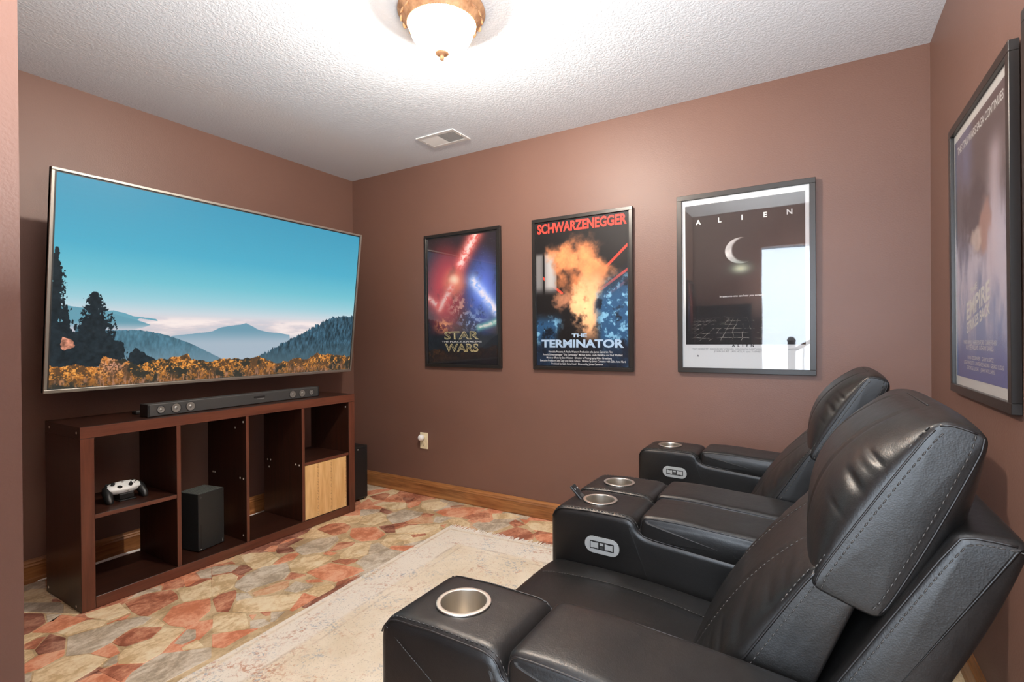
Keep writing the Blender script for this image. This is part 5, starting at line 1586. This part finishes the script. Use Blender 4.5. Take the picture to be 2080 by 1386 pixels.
poster('grey-framed poster with a white border, reflecting the doorway, above the far recliner', p3w, p3h, (2.904, 0, 1.439), 0, f3, 0.026, 'frame2', A3, [
    (c_, -0.215 + 0.1075 * i, zc(0.150, p3h, f3), None, 0.026, 'print_white', dict(bold=0.03)) for i, c_ in enumerate('ALIEN')] + [
    ('In space no one can hear you scream.', -0.005, zc(0.588, p3h, f3), 0.21, 0.010, 'print_white', dict(bold=0.02)),
    ('A  L  I  E  N', 0.0, zc(0.876, p3h, f3), 0.105, 0.013, 'print_black', dict(bold=0.03)),
    ('TOM SKERRITT  SIGOURNEY WEAVER  VERONICA CARTWRIGHT  HARRY DEAN STANTON', 0.0, zc(0.894, p3h, f3), 0.50, 0.010, 'print_grey'),
    ('JOHN HURT  IAN HOLM  and YAPHET KOTTO', 0.0, zc(0.908, p3h, f3), 0.28, 0.010, 'print_grey'),
    ('R', -0.22, zc(0.935, p3h, f3), 0.010, 0.009, 'print_black', dict(bold=0.03)),
], 'glass2', 'print_white', (0.016, 0.018, 0.124, 0.030), 0.006)
rw, rh = 0.667, 0.925
fr_ = 0.028
poster('framed poster on the right wall with pale blue print and slanted EMPIRE lettering', rw, rh, (W, -0.832, 1.4145), -PI / 2, fr_, 0.022, 'frame', A4, [
    ('THE STAR WARS SAGA CONTINUES', 0.0, zc(0.095, rh, fr_), 0.50, 0.026, 'print_white', dict(bold=0.02)),
    ('EMPIRE', -0.02, zc(0.715, rh, fr_), 0.26, 0.055, 'print_white', dict(bold=0.03, rise=0.22)),
    ('THE', -0.06, zc(0.648, rh, fr_), 0.08, 0.020, 'print_white', dict(bold=0.02, rise=0.22)),
    ('STRIKES BACK', -0.02, zc(0.765, rh, fr_), 0.26, 0.034, 'print_white', dict(bold=0.03, rise=0.22)),
    ('MARK HAMILL  HARRISON FORD  CARRIE FISHER', -0.01, zc(0.838, rh, fr_), 0.36, 0.015, 'print_white'),
    ('BILLY DEE WILLIAMS  ANTHONY DANIELS', -0.01, zc(0.857, rh, fr_), 0.30, 0.015, 'print_white'),
    ('IRVIN KERSHNER    GARY KURTZ', 0.0, zc(0.893, rh, fr_), 0.28, 0.012, 'print_white'),
    ('LEIGH BRACKETT  LAWRENCE KASDAN  GEORGE LUCAS', 0.02, zc(0.912, rh, fr_), 0.42, 0.012, 'print_white'),
    ('GEORGE LUCAS    JOHN WILLIAMS', 0.0, zc(0.931, rh, fr_), 0.30, 0.012, 'print_white'),
], 'glass', 'print_white', (0.012, 0.012, 0.030, 0.030), 0.004)
poster('dark frame at the right edge, nearer the camera than the pale blue poster', 0.64, 0.925, (W, -1.575, 1.432), -PI / 2, fr_, 0.022, 'frame', A2, [], 'glass', None, (0.01, 0.01, 0.01, 0.01), 0.004)

# two pictures behind the camera that show only as reflections in the glazing
poster('coloured print on the short return wall, seen only as a reflection', 0.30, 0.75, (JX, -2.80, 1.35), PI / 2, 0.02, 0.02, 'frame', A1, [], 'glass', None, (0.004, 0.004, 0.004, 0.004))
poster('wide dark print beside the doorway, seen only as a reflection', 0.56, 0.42, (2.37, FY, 1.25), PI, 0.02, 0.02, 'frame', A3, [], 'glass', None, (0.004, 0.004, 0.004, 0.004))

# ------------------------------------------------------------------ stair railing in the hall
sr = thing('stair_railing', 'pale wooden stair railing in the hall, seen reflected in the glazing', 'railing', (2.9, -4.6, 0))
bm = bmnew(); add_box(bm, (2.90, -4.65, 0.004), (2.99, -4.56, 1.02), 0.006, 2); add_lathe(bm, [(0.04, 1.02), (0.055, 1.05), (0.03, 1.09), (0.0001, 1.10)], (2.945, -4.605, 0), 20, caps=False)
obj('newel_post', bm, M['shelf_z'], sr)
bm = bmnew(); add_tube(bm, [(2.97, -4.605, 0.92), (4.2, -4.605, 1.70)], 0.028, 10); obj('handrail', bm, M['oak_x'], sr, smooth=True)
for i in range(9):
    x = 3.08 + i * 0.12; z1 = 0.92 + (x - 2.97) * 0.634
    bm = bmnew(); add_tube(bm, [(x, -4.605, 0.03), (x, -4.605, z1 - 0.01)], 0.014, 8); obj('baluster', bm, M['vent'], sr, smooth=True)
bm = bmnew(); add_box(bm, (2.99, -4.64, 0.004), (4.2, -4.57, 0.035)); obj('bottom_rail', bm, M['vent'], sr)
